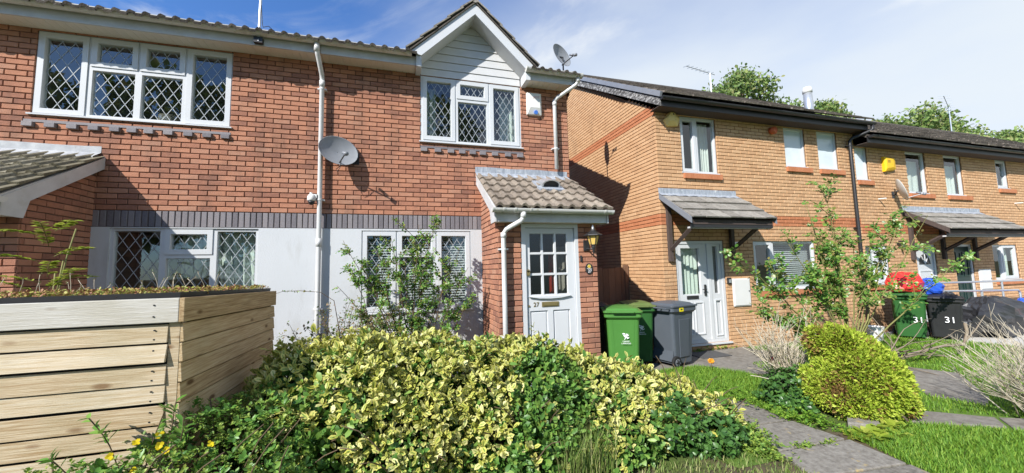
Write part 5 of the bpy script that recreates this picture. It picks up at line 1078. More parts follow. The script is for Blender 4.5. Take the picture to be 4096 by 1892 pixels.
part('sedum_tray', MB().hexa([(BXL, BY0+.02, ZT0-.018), (BX-.03, BY0+.02, ZT0-.018), (BX-.03, BY1-.02, ZT1-.018), (BXL, BY1-.02, ZT1-.018), (BXL, BY0+.015, ZT0+.032), (BX-.025, BY0+.015, ZT0+.032), (BX-.025, BY1-.015, ZT1+.032), (BXL, BY1-.015, ZT1+.032)]), 'blackp', t)
STORE = t

# ================================================================== vegetation
def unit(a): return a/np.maximum(np.linalg.norm(a, axis=1, keepdims=True), 1e-9)
LT = np.array([(0, 0, 0), (.30, -.40, .05), (.32, 0, -.01), (.30, .40, .05), (.70, -.48, .02), (.72, 0, -.03), (.70, .48, .02), (1, 0, -.10)])
LE = np.array([.25, 1, 0, 1, 1, .05, 1, .75]); LTRI = [(0,1,2), (0,2,3), (1,4,5), (1,5,2), (2,5,6), (2,6,3), (4,7,5), (5,7,6)]
def leaf_mesh(name, P, D, U, size, wid, mat, parent, kind=None, lite=False):
    """P base points, D leaf directions, U rough leaf normals"""
    P = np.asarray(P, float); n = len(P); D = unit(np.asarray(D, float)); S = unit(np.cross(D, np.asarray(U, float))); Nn = np.cross(S, D)
    size = np.broadcast_to(size, n)[:, None, None]; wid = np.broadcast_to(wid, n)[:, None, None]
    if lite: T = np.array([(0, 0, 0), (.5, -.5, .05), (1, 0, -.05), (.5, .5, .05)]); E = np.array([.2, 1, .8, 1]); tri = [(0, 1, 2), (0, 2, 3)]
    else: T, E, tri = LT, LE, LTRI
    V = P[:, None, :]+size*(T[None, :, 0:1]*D[:, None, :]+wid*T[None, :, 1:2]*S[:, None, :]+T[None, :, 2:3]*Nn[:, None, :])
    nv = len(T); tri = np.array(tri); F = (tri[None]+(np.arange(n)*nv)[:, None, None]).reshape(-1, 3)
    me = bpy.data.meshes.new(name); me.vertices.add(n*nv); me.vertices.foreach_set('co', V.reshape(-1))
    me.loops.add(F.size); me.loops.foreach_set('vertex_index', F.reshape(-1).astype(np.int32)); me.polygons.add(len(F))
    me.polygons.foreach_set('loop_start', np.arange(0, F.size, 3, dtype=np.int32)); me.update(calc_edges=True)
    a = me.attributes.new('edge', 'FLOAT', 'POINT'); a.data.foreach_set('value', np.tile(E, n).astype(np.float32))
    if kind is not None:
        a = me.attributes.new('kind', 'FLOAT', 'POINT'); a.data.foreach_set('value', np.repeat(np.asarray(kind, np.float32), nv))
    o = link(name, me, mat, parent); return tag(o, kind='stuff')
def rnd_dir(n): return unit(RNG.normal(size=(n, 3)))
def shell(ells, n, lo=0.86, hi=1.02, ground=GZ+.02, keep=None):
    """points and outward normals on a union of ellipsoids"""
    E = np.array(ells, float); area = (E[:, 3]*E[:, 4]+E[:, 4]*E[:, 5]+E[:, 3]*E[:, 5]); pick = RNG.choice(len(E), n*2, p=area/area.sum())
    d = rnd_dir(n*2); q = RNG.uniform(lo, hi, n*2)[:, None]; c = E[pick]
    P = c[:, :3]+d*c[:, 3:]*q; Nn = unit(d/c[:, 3:]); ok = P[:, 2] > ground
    for i, e in enumerate(E):
        ins = (((P-e[:3])/e[3:])**2).sum(1) < 0.80; ok &= ~(ins & (pick != i))
    if keep is not None: ok &= keep(P)
    P, Nn = P[ok][:n], Nn[ok][:n]; return P, Nn
def rosettes(P, Nn, per, spread=0.75, up=0.5):
    n = len(P); ax = unit(Nn+np.array([0, 0, up])+0.35*RNG.normal(size=(n, 3)))
    t1 = unit(np.cross(ax, rnd_dir(n))); t2 = np.cross(ax, t1); Ps, Ds, Us = [], [], []
    for k in range(per):
        a = 2*math.pi*k/per+RNG.uniform(-.4, .4, n); rad = np.cos(a)[:, None]*t1+np.sin(a)[:, None]*t2
        f = spread*RNG.uniform(.6, 1.3, n)[:, None]
        Ds.append(unit(ax*(1-0.0)+rad*f*1.6)); Us.append(unit(ax-rad*.6)); Ps.append(P+ax*RNG.uniform(-.02, .0, n)[:, None]*(1 if k % 2 else 2))
    return np.concatenate(Ps), np.concatenate(Ds), np.concatenate(Us)
def stems(name, paths, mat, parent, seg=5):
    b = MB()
    for p, r in paths: b.tube(p, r, seg)
    return part(name, b, mat, parent, True)
def arc_path(p0, d0, length, n=7, droop=0.3, jit=0.12, rg=random):
    p = Vector(p0); d = Vector(d0).normalized(); out = [tuple(p)]
    for i in range(n):
        d = (d+Vector((rg.uniform(-jit, jit), rg.uniform(-jit, jit), rg.uniform(-jit, jit)-droop*(i/n)))).normalized(); p = p+d*length/n; out.append(tuple(p))
    return out
def along(paths, per, lo=0.25):
    P, T = [], []
    for p, _ in paths:
        p = np.array(p); L = len(p)-1
        for _k in range(per):
            s_ = RNG.uniform(lo, 1)*L; i = min(int(s_), L-1); f = s_-i; P.append(p[i]*(1-f)+p[i+1]*f); T.append(p[i+1]-p[i])
    return np.array(P), unit(np.array(T))
# ---- variegated euonymus hedge
H1 = [(1.55,-2.55,.25,.50,.55,.58), (2.05,-2.65,.20,.55,.60,.68), (2.55,-2.55,.15,.55,.65,.68), (3.05,-2.60,.15,.50,.60,.58), (3.50,-2.65,.15,.52,.62,.58), (3.95,-2.65,.08,.50,.60,.50), (4.40,-2.70,.0,.50,.58,.42), (4.85,-2.80,-.08,.48,.50,.36), (5.20,-2.95,-.15,.38,.40,.22), (2.3,-3.0,-.05,.5,.35,.42), (3.3,-3.05,-.1,.5,.35,.40), (1.7,-2.95,.05,.4,.35,.45), (4.2,-3.05,-.15,.45,.35,.30)]
t = thing('variegated_shrub', 'spreading shrub of yellow edged leaves before the white door', 'shrub', (3.2, -2.7, GZ))
P, Nn = shell(H1, 8200); 
cl = lambda P: np.sin(P[:, 0]*3.1+1.0)*np.cos(P[:, 1]*3.7+P[:, 2]*2.0)
green = (np.exp(-((P[:, 0]-3.55)/.42)**2-((P[:, 2]-.30)/.42)**2) > .45) | (np.exp(-((P[:, 0]-1.55)/.35)**2) * (P[:, 2] < .35) > .5) | (P[:, 2] < RNG.uniform(-.2, .10, len(P)))
patch = np.sin(P[:, 0]*5.3+P[:, 2]*3.1)+np.sin(P[:, 1]*6.1-P[:, 0]*2.2+1.7)+np.sin(P[:, 2]*7.0+P[:, 0]*1.3)
kd = np.where(green, RNG.random(len(P)) < .10, RNG.random(len(P)) < np.clip(.86+.12*patch, .35, .98)).astype(float)*RNG.uniform(.75, 1.0, len(P))
P = P+Nn*(.05*np.sin(P[:, 0]*9)*np.sin(P[:, 1]*11)*np.cos(P[:, 2]*10)+np.where(RNG.random(len(P)) < .06, RNG.uniform(0, .10, len(P)), 0))[:, None]
Pp, Dd, Uu = rosettes(P, Nn, 6, .52); Dd = unit(Dd+.38*RNG.normal(size=Dd.shape)); Pp = Pp+RNG.normal(0, .012, Pp.shape); kk = np.tile(kd, 6)
leaf_mesh('foliage', Pp, Dd, Uu, RNG.uniform(.032, .080, len(Pp)), RNG.uniform(.42, .62, len(Pp)), 'euon', t, kk)
P, Nn = shell(H1, 5000, .55, .86); Pp, Dd, Uu = rosettes(P, Nn, 4)
leaf_mesh('inner_foliage', Pp, Dd, Uu, RNG.uniform(.04, .065, len(Pp)), .6, 'leafgreen', t)
pts = []
for i in range(90):
    e = random.choice(H1); b0 = (e[0]+random.uniform(-.3, .3), e[1]+random.uniform(-.25, .25), GZ-.02); pts.append((arc_path(b0, (random.uniform(-.5, .5), random.uniform(-.6, .3), 1), random.uniform(.5, .9)), [.008, .008, .007, .006, .005, .005, .004, .003]))
stems('stems', pts, 'stem', t)
# ---- dark rose-leaved shrub in its right-hand end
t = thing('rose_bush', 'low dark green rose bush growing through the end of the yellow shrub by the path', 'bush', (4.75, -3.15, GZ))
E2 = [(4.72,-3.18,-.02,.34,.26,.28), (5.05,-3.28,-.14,.28,.22,.20)]
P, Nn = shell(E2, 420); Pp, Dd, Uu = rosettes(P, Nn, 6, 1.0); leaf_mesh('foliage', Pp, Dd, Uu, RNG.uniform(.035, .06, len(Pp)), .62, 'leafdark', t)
stems('stems', [(arc_path((4.75, -3.12, GZ), (random.uniform(-.6, .6), random.uniform(-.6, .2), 1), .5), .005) for _ in range(10)], 'stem', t)
# ---- potentilla and mixed shrub by the bin store
t = thing('potentilla_bush', 'small leaved bush with yellow flowers in front of the wooden bin store', 'bush', (0.8, -2.95, GZ))
E3 = [(1.02,-3.22,.16,.42,.26,.42), (1.30,-3.02,.18,.40,.40,.40), (.62,-3.62,.10,.40,.20,.34), (.35,-3.75,.02,.35,.22,.25), (.95,-3.50,.05,.40,.25,.38), (1.35,-3.35,.0,.40,.35,.38)]
P, Nn = shell(E3, 3300, .75, 1.12); Pp, Dd, Uu = rosettes(P, Nn, 6, .9); leaf_mesh('foliage', Pp, Dd, Uu, RNG.uniform(.014, .030, len(Pp)), .55, 'leaflime', t)
P, Nn = shell(E3, 700, .9, 1.08); Pp, Dd, Uu = rosettes(P, Nn, 6, .9); leaf_mesh('larger_foliage', Pp, Dd, Uu, RNG.uniform(.03, .055, len(Pp)), .45, 'leafgreen', t)
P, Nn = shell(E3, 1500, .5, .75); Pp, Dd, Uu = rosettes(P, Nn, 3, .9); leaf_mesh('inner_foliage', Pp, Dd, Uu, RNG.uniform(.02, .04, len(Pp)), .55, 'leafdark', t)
pts = [(arc_path((random.uniform(.4, 1.5), random.uniform(-3.6, -2.9), GZ), (random.uniform(-.4, .4), random.uniform(-.6, .1), 1), random.uniform(.6, .95)), .004) for _ in range(70)]
stems('stems', pts, 'stem', t)
fp = [(.86,-3.50,.50), (.98,-3.52,.47), (.97,-3.50,.53), (1.0,-3.50,.43), (.78,-3.56,.46), (.60,-3.66,.38), (.62,-3.72,.44), (1.20,-3.45,.42), (.42,-3.85,.26), (.9,-3.6,.38)]
P, Nn = np.array(fp), np.tile(np.array([[.05, -.75, .55]]), (len(fp), 1))
for i in range(len(fp)):
    Pp, Dd, Uu = rosettes(P[i:i+1], Nn[i:i+1], 5, 1.6, up=0.1); o = leaf_mesh('flower', Pp, Dd, Uu, .022, 1.0, 'petal', t); del o['kind']
# upright shoots with big leaves
pts = [(arc_path(b0, d0, L, droop=0.05, jit=.08), .0032) for b0, d0, L in (((.95,-3.40,.25), (.05,.0,1), .42), ((.80,-3.45,.25), (-.35,-.1,1), .44), ((1.0,-3.40,.30), (.3,-.1,1), .30), ((.70,-3.52,.2), (-.5,-.1,.8), .34), ((.88,-3.45,.3), (.1,.05,1), .36))]
t = thing('leafy_shoots', 'tall shoots with broad green leaves beside the corner of the bin store', 'plant', (.9, -3.42, GZ)); stems('stems', pts+[(((.9, -3.42, GZ), (.9, -3.42, .1), (p[0][0])), .004) for p in pts], 'stem', t)
P, T_ = along(pts, 17, .35); R_ = unit(np.cross(T_, rnd_dir(len(P)))); leaf_mesh('foliage', P, unit(R_+.6*T_), T_, RNG.uniform(.05, .085, len(P)), .36, 'leafgreen', t)
# ---- dark shrub under the side of the bin store and behind the hedge
t = thing('dark_shrub', 'dark green shrub in the shade beside the bin store', 'shrub', (1.35, -2.1, GZ))
E4 = [(1.30,-2.15,.10,.30,.45,.42), (1.25,-1.75,.15,.35,.40,.40), (1.5,-1.7,.1,.3,.3,.35)]
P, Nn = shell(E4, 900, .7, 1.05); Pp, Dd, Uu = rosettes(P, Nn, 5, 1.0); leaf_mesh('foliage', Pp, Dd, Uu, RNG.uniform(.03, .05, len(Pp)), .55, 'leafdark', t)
stems('stems', [(arc_path((1.35, -2.0, GZ), (random.uniform(-.6, .6), random.uniform(-.6, .6), 1), .6), .005) for _ in range(14)], 'stem', t)
# ---- browning shrub under the downpipe
t = thing('browning_shrub', 'straggly half dried shrub at the foot of the white downpipe', 'shrub', (1.5, -.75, GZ))
pts = [(arc_path((random.uniform(1.2, 1.9), random.uniform(-1.0, -.5), GZ), (random.uniform(-.45, .4), random.uniform(-.4, .1), 1), random.uniform(.9, 1.42), droop=.25), [.007, .006, .005, .005, .004, .004, .003, .002]) for _ in range(85)]
stems('stems', pts, 'stem', t); P, T_ = along(pts, 75, .3); P = P+RNG.normal(0, .03, P.shape); R_ = unit(np.cross(T_, rnd_dir(len(P)))); leaf_mesh('foliage', P, unit(R_+.5*T_), unit(T_+.8*rnd_dir(len(P))), RNG.uniform(.022, .045, len(P)), .55, 'leafbrown', t)
# ---- climbing rose before the window of 27
def rose(name, label, base, tips, nper, size, mat, leafmat_, loc, width=.010, seed=1, side=3, droop=.1, keepleaf=.35, clump=True):
    rg = random.Random(seed); t = thing(name, label, 'rose', loc); main = []; tw = []
    for tip in tips:
        b0 = Vector(base)+Vector((rg.uniform(-.12, .12), rg.uniform(-.06, .06), 0)); tp = Vector(tip); mid = (b0+tp)/2+Vector((rg.uniform(-.1, .1), rg.uniform(-.08, .08), rg.uniform(.05, .25)*(tp-b0).length*.4))
        path = []
        for i in range(11):
            s_ = i/10; p = b0*(1-s_)**2+mid*2*s_*(1-s_)+tp*s_**2; p = p+Vector((rg.uniform(-.02, .02), rg.uniform(-.02, .02), rg.uniform(-.015, .015)))*(1 if 0 < i else 0); path.append(tuple(p))
        main.append((path, [width*(1-.75*i/10) for i in range(11)]))
        for k in range(side):
            i = rg.randint(4, 9); d0 = Vector(path[i+1])-Vector(path[i]); d0 = d0.normalized()+Vector((rg.uniform(-1, 1), rg.uniform(-.6, .6), rg.uniform(-.2, .7)))
            tw.append((arc_path(path[i], d0, rg.uniform(.18, .45)*(tp-b0).length*.45, 5, droop, .2, rg), [width*.35]*3+[width*.25]*3))
    stems('canes', main+tw, mat, t); Pm, Tm = along(main, int(nper*.8), .45); Pt, Tt = along(tw, nper, .15)
    P = np.concatenate([Pm, Pt]); T_ = np.concatenate([Tm, Tt]); n = len(P)
    R_ = unit(np.cross(T_, rnd_dir(n))+.3*rnd_dir(n)); ax = unit(R_+.45*T_); Ps, Ds, Us = [], [], []
    up = unit(np.tile(np.array([[-.3, -.4, .8]]), (n, 1))+.7*rnd_dir(n)); sd_ = unit(np.cross(ax, up))
    for off, ang in ((.9, 0), (.55, 1), (.55, -1), (.25, 1), (.25, -1)):       # pinnate: five leaflets on a stalk
        Ps.append(P+ax*(off*size*1.7)); Ds.append(unit(ax*(1 if ang == 0 else .5)+sd_*ang)); Us.append(up+.3*rnd_dir(n))
    P5 = np.concatenate(Ps); leaf_mesh('foliage', P5, np.concatenate(Ds), np.concatenate(Us), RNG.uniform(.7, 1.15, len(P5))*size, .66, leafmat_, t)
    return t
rose('climbing_rose', 'leafy rose on slender canes before the ground floor leaded window', (2.42, -.70, GZ), [(1.52,-.65,1.85), (1.75,-.75,1.55), (1.95,-.6,1.75), (2.15,-.7,1.90), (2.35,-.65,1.6), (2.55,-.7,2.10), (2.80,-.65,2.20), (2.75,-.75,1.65), (3.0,-.7,1.6), (3.15,-.65,1.75), (3.3,-.7,1.05), (1.45,-.7,1.25), (2.3,-.8,1.4), (2.6,-.75,1.45), (2.05,-.75,1.35), (2.9,-.6,1.35), (1.9,-.7,1.2), (2.45,-.65,1.85), (2.7,-.65,1.9), (1.6,-.7,1.5), (3.25,-.68,1.45), (1.7,-.65,1.1), (3.1,-.7,.9)], 16, .038, 'stem', 'leafrose', (2.42, -.70, GZ), .011, 5, 4)
t = thing('bramble_shoot', 'single thin bramble shoot arching across the white render towards the bin store', 'plant', (1.5, -.62, GZ)); pts = [([(1.55,-.62,GZ), (1.5,-.62,.6), (1.42,-.62,1.05), (1.25,-.62,1.17), (1.0,-.62,1.2), (.8,-.62,1.2), (.66,-.62,1.15)], [.006, .006, .005, .004, .004, .003, .002])]
stems('stem', pts, 'stem', t); P, T_ = along(pts, 26, .5); leaf_mesh('foliage', P, rnd_dir(len(P)), rnd_dir(len(P)), .03, .5, 'leafrose', t)
# ---- big straggling rose before the tan terrace
rose('straggling_rose', 'tall straggling rose with bare arching canes before the tan terrace', (9.35, -1.75, GZ), [(9.10,-1.75,2.66), (8.55,-1.8,2.35), (8.8,-1.7,2.15), (9.3,-1.7,2.2), (6.95,-1.85,1.52), (7.6,-1.85,1.45), (8.1,-1.8,1.75), (10.2,-1.7,1.95), (11.0,-1.7,2.12), (11.7,-1.75,2.25), (10.7,-1.8,2.0), (12.5,-1.9,1.55), (7.25,-1.8,.85), (7.6,-1.7,.75), (9.6,-1.8,1.75), (8.4,-1.8,1.25), (8.9,-1.8,1.75), (10.5,-1.7,1.75), (9.2,-1.7,1.4)], 11, .060, 'greenstem', 'leafrose', (9.35, -1.75, GZ), .016, 11, 5)
t = thing('fallen_rose_branch', 'bare rose branch lying over the lawn from the straggling rose', 'branch', (10.2, -1.9, GZ))
pts = [([(9.5,-1.85,GZ+.1), (10.2,-2.0,-.12), (10.9,-2.1,-.02), (11.5,-2.1,-.04), (11.75,-2.05,.14), (11.72,-2.05,.30)], [.024, .022, .02, .02, .026, .022]), ([(11.5,-2.1,-.02), (11.9,-2.1,.2), (12.2,-2.1,.42)], [.014, .01, .007])]
rg = random.Random(4)
for i in range(26): pts.append((arc_path((rg.uniform(9.4, 10.9), -2.0, rg.uniform(-.25, .0)), (rg.uniform(-.6, .9), rg.uniform(-.5, .2), rg.uniform(-.05, .5)), rg.uniform(.4, 1.2), 6, .1, .2, rg), [.010, .009, .008, .006, .005, .004, .003]))
stems('branches', pts, 'greytwig', t)
# ---- golden conifer
t = thing('golden_conifer', 'rounded golden conifer bush with a browned flank beside the paving slabs', 'conifer', (7.18, -3.18, GZ))
E5 = [(7.19,-3.16,.10,.39,.39,.42), (7.31,-3.24,.02,.30,.30,.32), (7.04,-3.04,.0,.32,.32,.26), (7.12,-3.05,.46,.22,.22,.22), (6.98,-2.92,.50,.12,.12,.17), (7.24,-3.14,.42,.18,.18,.16), (7.42,-3.34,-.08,.18,.18,.17), (6.98,-3.22,-.06,.26,.26,.20)]
P, Nn = shell(E5, 34000, .84, 1.05); n = len(P); P = P+Nn*(.035*np.sin(P[:, 0]*21+P[:, 2]*8)*np.sin(P[:, 1]*19-P[:, 2]*13)+np.where(RNG.random(n) < .03, RNG.uniform(0, .06, n), 0))[:, None]
brown = 1.0*np.exp(-((P[:, 0]-6.78)/.07)**2-((P[:, 1]+3.22)/.14)**2-((P[:, 2]-.06)/.24)**2)+np.exp(-((P[:, 0]-7.4)/.2)**2-((P[:, 2]+.22)/.06)**2) > RNG.uniform(.30, .95, n)
Dd = unit(Nn+np.array([0, 0, .25])+.55*RNG.normal(size=(n, 3))); Uu = unit(np.cross(Nn, rnd_dir(n)))
for nm, mk, mt_ in (('foliage', ~brown, 'conifer'), ('browned_foliage', brown, 'coniferb')): leaf_mesh(nm, P[mk], Dd[mk], Uu[mk], RNG.uniform(.022, .050, mk.sum()), RNG.uniform(.35, .6, mk.sum()), mt_, t, lite=True)
P, Nn = shell(E5, 4000, .6, .9); leaf_mesh('inner_foliage', P, unit(Nn+.8*rnd_dir(len(P))), rnd_dir(len(P)), .08, .5, 'coniferb', t, lite=True)
stems('trunk', [([(7.18,-3.18,GZ), (7.18,-3.17,.1), (7.15,-3.10,.4)], [.05, .04, .02])]+[(arc_path((7.18,-3.17,-.15), (math.cos(a), math.sin(a), .4), .45), .012) for a in np.linspace(0, 6, 9)], 'bark', t)
# ---- dead bushes
def twigs(name, label, base, n, L, spread, loc, mat='deadtwig', seed=2, r=.006, lean=(0, 0, 1), sub=3, droop=-.02):
    rg = random.Random(seed); t = thing(name, label, 'bush', loc); ps = []
    for i in range(n):
        b0 = (base[0]+rg.gauss(0, spread*.16), base[1]+rg.gauss(0, spread*.16), GZ); d0 = Vector(lean)+Vector((rg.uniform(-spread, spread), rg.uniform(-spread, spread), rg.uniform(-.1, .3)))
        p = arc_path(b0, d0, L*rg.uniform(.6, 1.1), 7, droop, .13, rg); ps.append((p, [r*1.3, r*1.2, r, r*.9, r*.8, r*.7, r*.5, r*.35]))
        for k in range(sub):
            j = rg.randint(2, 6); dd = (Vector(p[j+1])-Vector(p[j])).normalized()+Vector((rg.uniform(-.8, .8), rg.uniform(-.8, .8), rg.uniform(-.1, .6))); q = arc_path(p[j], dd, L*rg.uniform(.18, .4), 5, droop, .16, rg); ps.append((q, [r*.65, r*.55, r*.5, r*.4, r*.35, r*.25]))
            for _ in range(2):
                jj = rg.randint(1, 4); d3 = (Vector(q[jj+1])-Vector(q[jj])).normalized()+Vector((rg.uniform(-.9, .9), rg.uniform(-.9, .9), rg.uniform(-.1, .5))); ps.append((arc_path(q[jj], d3, L*rg.uniform(.08, .18), 3, droop, .2, rg), [r*.4, r*.35, r*.3, r*.2]))
    stems('twigs', ps, mat, t, 4); return t
DB = twigs('dead_bush', 'bleached leafless bush between the grey bin and the golden conifer', (7.35, -2.25), 60, .95, .55, (7.35, -2.25, GZ), seed=3, r=.0065, lean=(-.15, 0, 1))
pts = [(arc_path((7.3, -2.4, -.15), d0, L, 7, .05, .15, random.Random(i)), [.012, .011, .010, .009, .008, .006, .005, .003]) for i, (d0, L) in enumerate((((-1, -.1, .25), .75), ((-1, .0, .5), .8), ((-.9, .1, .75), .8), ((-1, -.2, .1), .6)))]; stems('branches', pts, 'deadtwig', DB)
twigs('dead_bush', 'pale wiry leafless bush at the lawn edge beyond the second slab path', (8.75, -4.05), 150, 1.0, .75, (8.75, -4.05, GZ), seed=8, r=.005, lean=(-.15, .1, .8))
P, Nn = shell([(8.75, -4.0, .0, .5, .45, .35)], 500, .3, 1.0); t = thing('weeds', 'thin green weeds growing through the pale wiry bush', 'weeds', (8.75, -4.0, GZ)); leaf_mesh('foliage', P, unit(rnd_dir(len(P))+np.array([0, 0, .8])), rnd_dir(len(P)), RNG.uniform(.03, .06, len(P)), .35, 'leaflime', t)
# ---- weeds along the path edge, green undergrowth by the dead bush
t = thing('undergrowth', 'dark bramble leaves at the foot of the bleached bush', 'undergrowth', (6.9, -2.75, GZ)); P, Nn = shell([(6.72,-2.72,-.18,.35,.35,.22), (7.0,-2.55,-.12,.3,.3,.26)], 480, .5, 1.05); Pp, Dd, Uu = rosettes(P, Nn, 4, 1.2); leaf_mesh('foliage', Pp, Dd, Uu, RNG.uniform(.035, .065, len(Pp)), .65, 'leafdark', t)
def ground_leaves(name, label, segs, n, size, mat, w_=.10, hgt=.05):
    t = thing(name, label, 'weeds', (segs[0][0][0], segs[0][0][1], GZ)); P = []
    for a, b in segs:
        s_ = RNG.random(n)[:, None]; P.append(np.array(a)*(1-s_)+np.array(b)*s_+RNG.normal(0, w_, (n, 2)))
    P = np.concatenate(P); P = np.column_stack([P, GZ+.01+np.abs(RNG.normal(0, hgt, len(P)))]); Pp, Dd, Uu = rosettes(P, np.tile([[0, 0, 1.0]], (len(P), 1)), 5, 1.6, 0); leaf_mesh('foliage', Pp, Dd, Uu, RNG.uniform(.6, 1.2, len(Pp))*size, .6, mat, t)
ground_leaves('clover_weeds', 'low clover and weeds along the right edge of the paving slabs', [((6.35,-2.0), (6.38,-2.9)), ((6.38,-2.9), (6.52,-3.3))], 220, .03, 'grass', .09)
ground_leaves('clover_weeds', 'low clover and weeds along the left edge of the paving slabs below the yellow shrub', [((5.35,-3.25), (5.45,-3.6)), ((5.7,-2.9), (5.55,-3.35))], 200, .03, 'leaflime', .07)
ground_leaves('moss_tuft', 'weedy tuft in the joint between the two nearest paving slabs', [((5.75,-3.52), (6.2,-3.54))], 60, .03, 'leaflime', .03, .025)
ground_leaves('dandelion_leaves', 'broad pale weed leaves beside the loose concrete block', [((6.5,-3.55), (6.75,-3.62)), ((7.0,-3.5), (7.15,-3.45))], 26, .10, 'leafsun', .05, .02)
ground_leaves('wall_weeds', 'small weeds along the foot of the tan wall by the door', [((7.7,-.04), (8.8,-.05))], 40, .035, 'leaflime', .02, .04)
# flowers
for nm, lb, c, mt_, sz in (('rose_flower', 'single red rose bloom in the bleached bush', (7.25,-2.1,.08), 'redpetal', .045), ('marigold_flower', 'orange flower in the grass beside the concrete apron', (7.05,-1.2,-.12), 'orpetal', .055)):
    t = thing(nm, lb, 'flower', (c[0], c[1], GZ)); Pp, Dd, Uu = rosettes(np.array([c]*3), np.tile([[-.4, -.7, .5]], (3, 1)), 7, 1.0, .2); leaf_mesh('petals', Pp, Dd, Uu, sz, .8, mt_, t); part('stalk', MB().tube([(c[0], c[1], GZ), (c[0]+.01, c[1], c[2])], .004, 5), 'greenstem', t)
# ---- sapling by the neighbour porch
t = thing('sapling', 'sunlit sapling with pale compound leaves behind the bin store by the neighbour porch', 'sapling', (-1.05, -1.35, GZ)); pts = [(arc_path((-1.05,-1.35,GZ), (a, b, 1), L, 8, dr, .06, random.Random(i)), .007) for i, (a, b, L, dr) in enumerate(((-.02, .0, 2.25, .0), (.1, -.05, 1.9, .1), (-.12, .05, 1.8, .1)))]
tw = []
for i, (z_, dx, L) in enumerate(((1.9, .3, .3), (1.85, -.35, .25), (1.6, -.4, .28), (1.65, .35, .35), (1.38, .35, .42), (1.4, -.35, .35), (1.33, .2, .5), (1.3, -.2, .4), (1.45, .1, .3), (1.75, .05, .3))): tw.append((arc_path((-1.05+dx*.15, -1.4, z_), (dx*2.2, -.3, .35), L, 6, .25, .06, random.Random(50+i)), .003))
stems('stems', pts+tw, 'greenstem', t); P, T_ = along(tw, 44, .1); sd_ = unit(np.cross(T_, np.tile([[0, 0, 1.0]], (len(P), 1))))*np.where(RNG.random(len(P)) < .5, 1, -1)[:, None]; leaf_mesh('foliage', P, unit(sd_+.5*T_+.2*rnd_dir(len(P))), unit(np.tile([[0, 0, 1.0]], (len(P), 1))+.4*rnd_dir(len(P))), RNG.uniform(.045, .075, len(P)), .55, 'leafsun', t)
# ---- sedum on the bin store roof
n = 5200; s_ = RNG.random((n, 2)); X_ = BXL+.02+(BX-.05-BXL)*s_[:, 0]; Y_ = BY0+.02+(BY1-BY0-.05)*s_[:, 1]; zz = ZT0+(ZT1-ZT0)*s_[:, 1]
P = np.column_stack([X_, Y_, zz+.030+.026*np.abs(np.sin(X_*9)*np.cos(Y_*11))+RNG.uniform(0, .018, n)]); Pp, Dd, Uu = rosettes(P, np.tile([[0, 0, 1.0]], (n, 1)), 5, .9, 0)
leaf_mesh('sedum', Pp, Dd, Uu, RNG.uniform(.012, .026, len(Pp)), .6, 'sedum', STORE)
pts = [(arc_path((random.uniform(-1.4, .9), random.uniform(-3.0, -1.8), 1.26), (random.uniform(-.5, .5), random.uniform(-.3, .3), 1), random.uniform(.06, .22), 5, .1, .15), .0022) for _ in range(46)]; tag(stems('dry_stalks', pts, 'deadtwig', STORE, 4), kind='stuff')
P = np.array([p[0][-1] for p in pts]); P = np.repeat(P, 6, 0)+RNG.normal(0, .006, (len(P)*6, 3)); leaf_mesh('seed_heads', P, rnd_dir(len(P)), rnd_dir(len(P)), .012, .6, 'leafbrown', STORE, lite=True)
# ---- grass
def grass(parent_name, label, polyfn, n, hgt, mat, wid=.0045, bend=.45, bbox=None, zoff=.004):
    x0, x1, y0, y1 = bbox; P = np.column_stack([RNG.uniform(x0, x1, n), RNG.uniform(y0, y1, n)]); P = P[polyfn(P)]; n = len(P)
    h = hgt*RNG.uniform(.5, 1.25, n); a = RNG.uniform(0, 6.283, n); d = np.column_stack([np.cos(a), np.sin(a), np.zeros(n)]); s_ = np.column_stack([-np.sin(a), np.cos(a), np.zeros(n)])*(wid*RNG.uniform(.6, 1.4, n))[:, None]
    B = np.column_stack([P, np.full(n, GZ+zoff)]); up = np.array([[0, 0, 1.0]]); M1 = B+up*(h*.55)[:, None]+d*(h*bend*.3)[:, None]; TP = B+up*(h*.95)[:, None]+d*(h*bend)[:, None]
    V = np.stack([B-s_, B+s_, M1-s_*.8, M1+s_*.8, TP], 1).reshape(-1, 3); F = (np.array([(0,1,3), (0,3,2), (2,3,4)])[None]+(np.arange(n)*5)[:, None, None]).reshape(-1, 3)
    me = bpy.data.meshes.new('grass'); me.vertices.add(len(V)); me.vertices.foreach_set('co', V.reshape(-1)); me.loops.add(F.size); me.loops.foreach_set('vertex_index', F.reshape(-1).astype(np.int32)); me.polygons.add(len(F)); me.polygons.foreach_set('loop_start', np.arange(0, F.size, 3, dtype=np.int32)); me.update(calc_edges=True)
    return tag(link(parent_name, me, mat), label, 'grass', kind='stuff')
def inpoly(poly):
    q = np.array(poly)
    def f(P):
        r = np.zeros(len(P), bool); j = len(q)-1
        for i in range(len(q)):
            c = ((q[i, 1] > P[:, 1]) != (q[j, 1] > P[:, 1])) & (P[:, 0] < (q[j, 0]-q[i, 0])*(P[:, 1]-q[i, 1])/(q[j, 1]-q[i, 1]+1e-12)+q[i, 0]); r ^= c; j = i
        return r
    return f
def out(*fs): return lambda P: ~np.any([f(P) for f in fs], axis=0)
pathpolys = [inpoly([(8.62,-3.02),(8.78,-3.46),(9.20,-3.30),(10.2,-2.6),(9.9,-2.0),(9.08,-2.55)]), inpoly([(7.40,-3.48),(8.9,-4.4),(9.1,-4.1),(7.85,-3.28)]), inpoly([(5.3,-4.8),(6.2,-4.8),(6.34,-3.95),(6.30,-3.0),(6.38,-2.42),(5.92,-2.12),(5.8,-3.0),(5.4,-3.9)])]
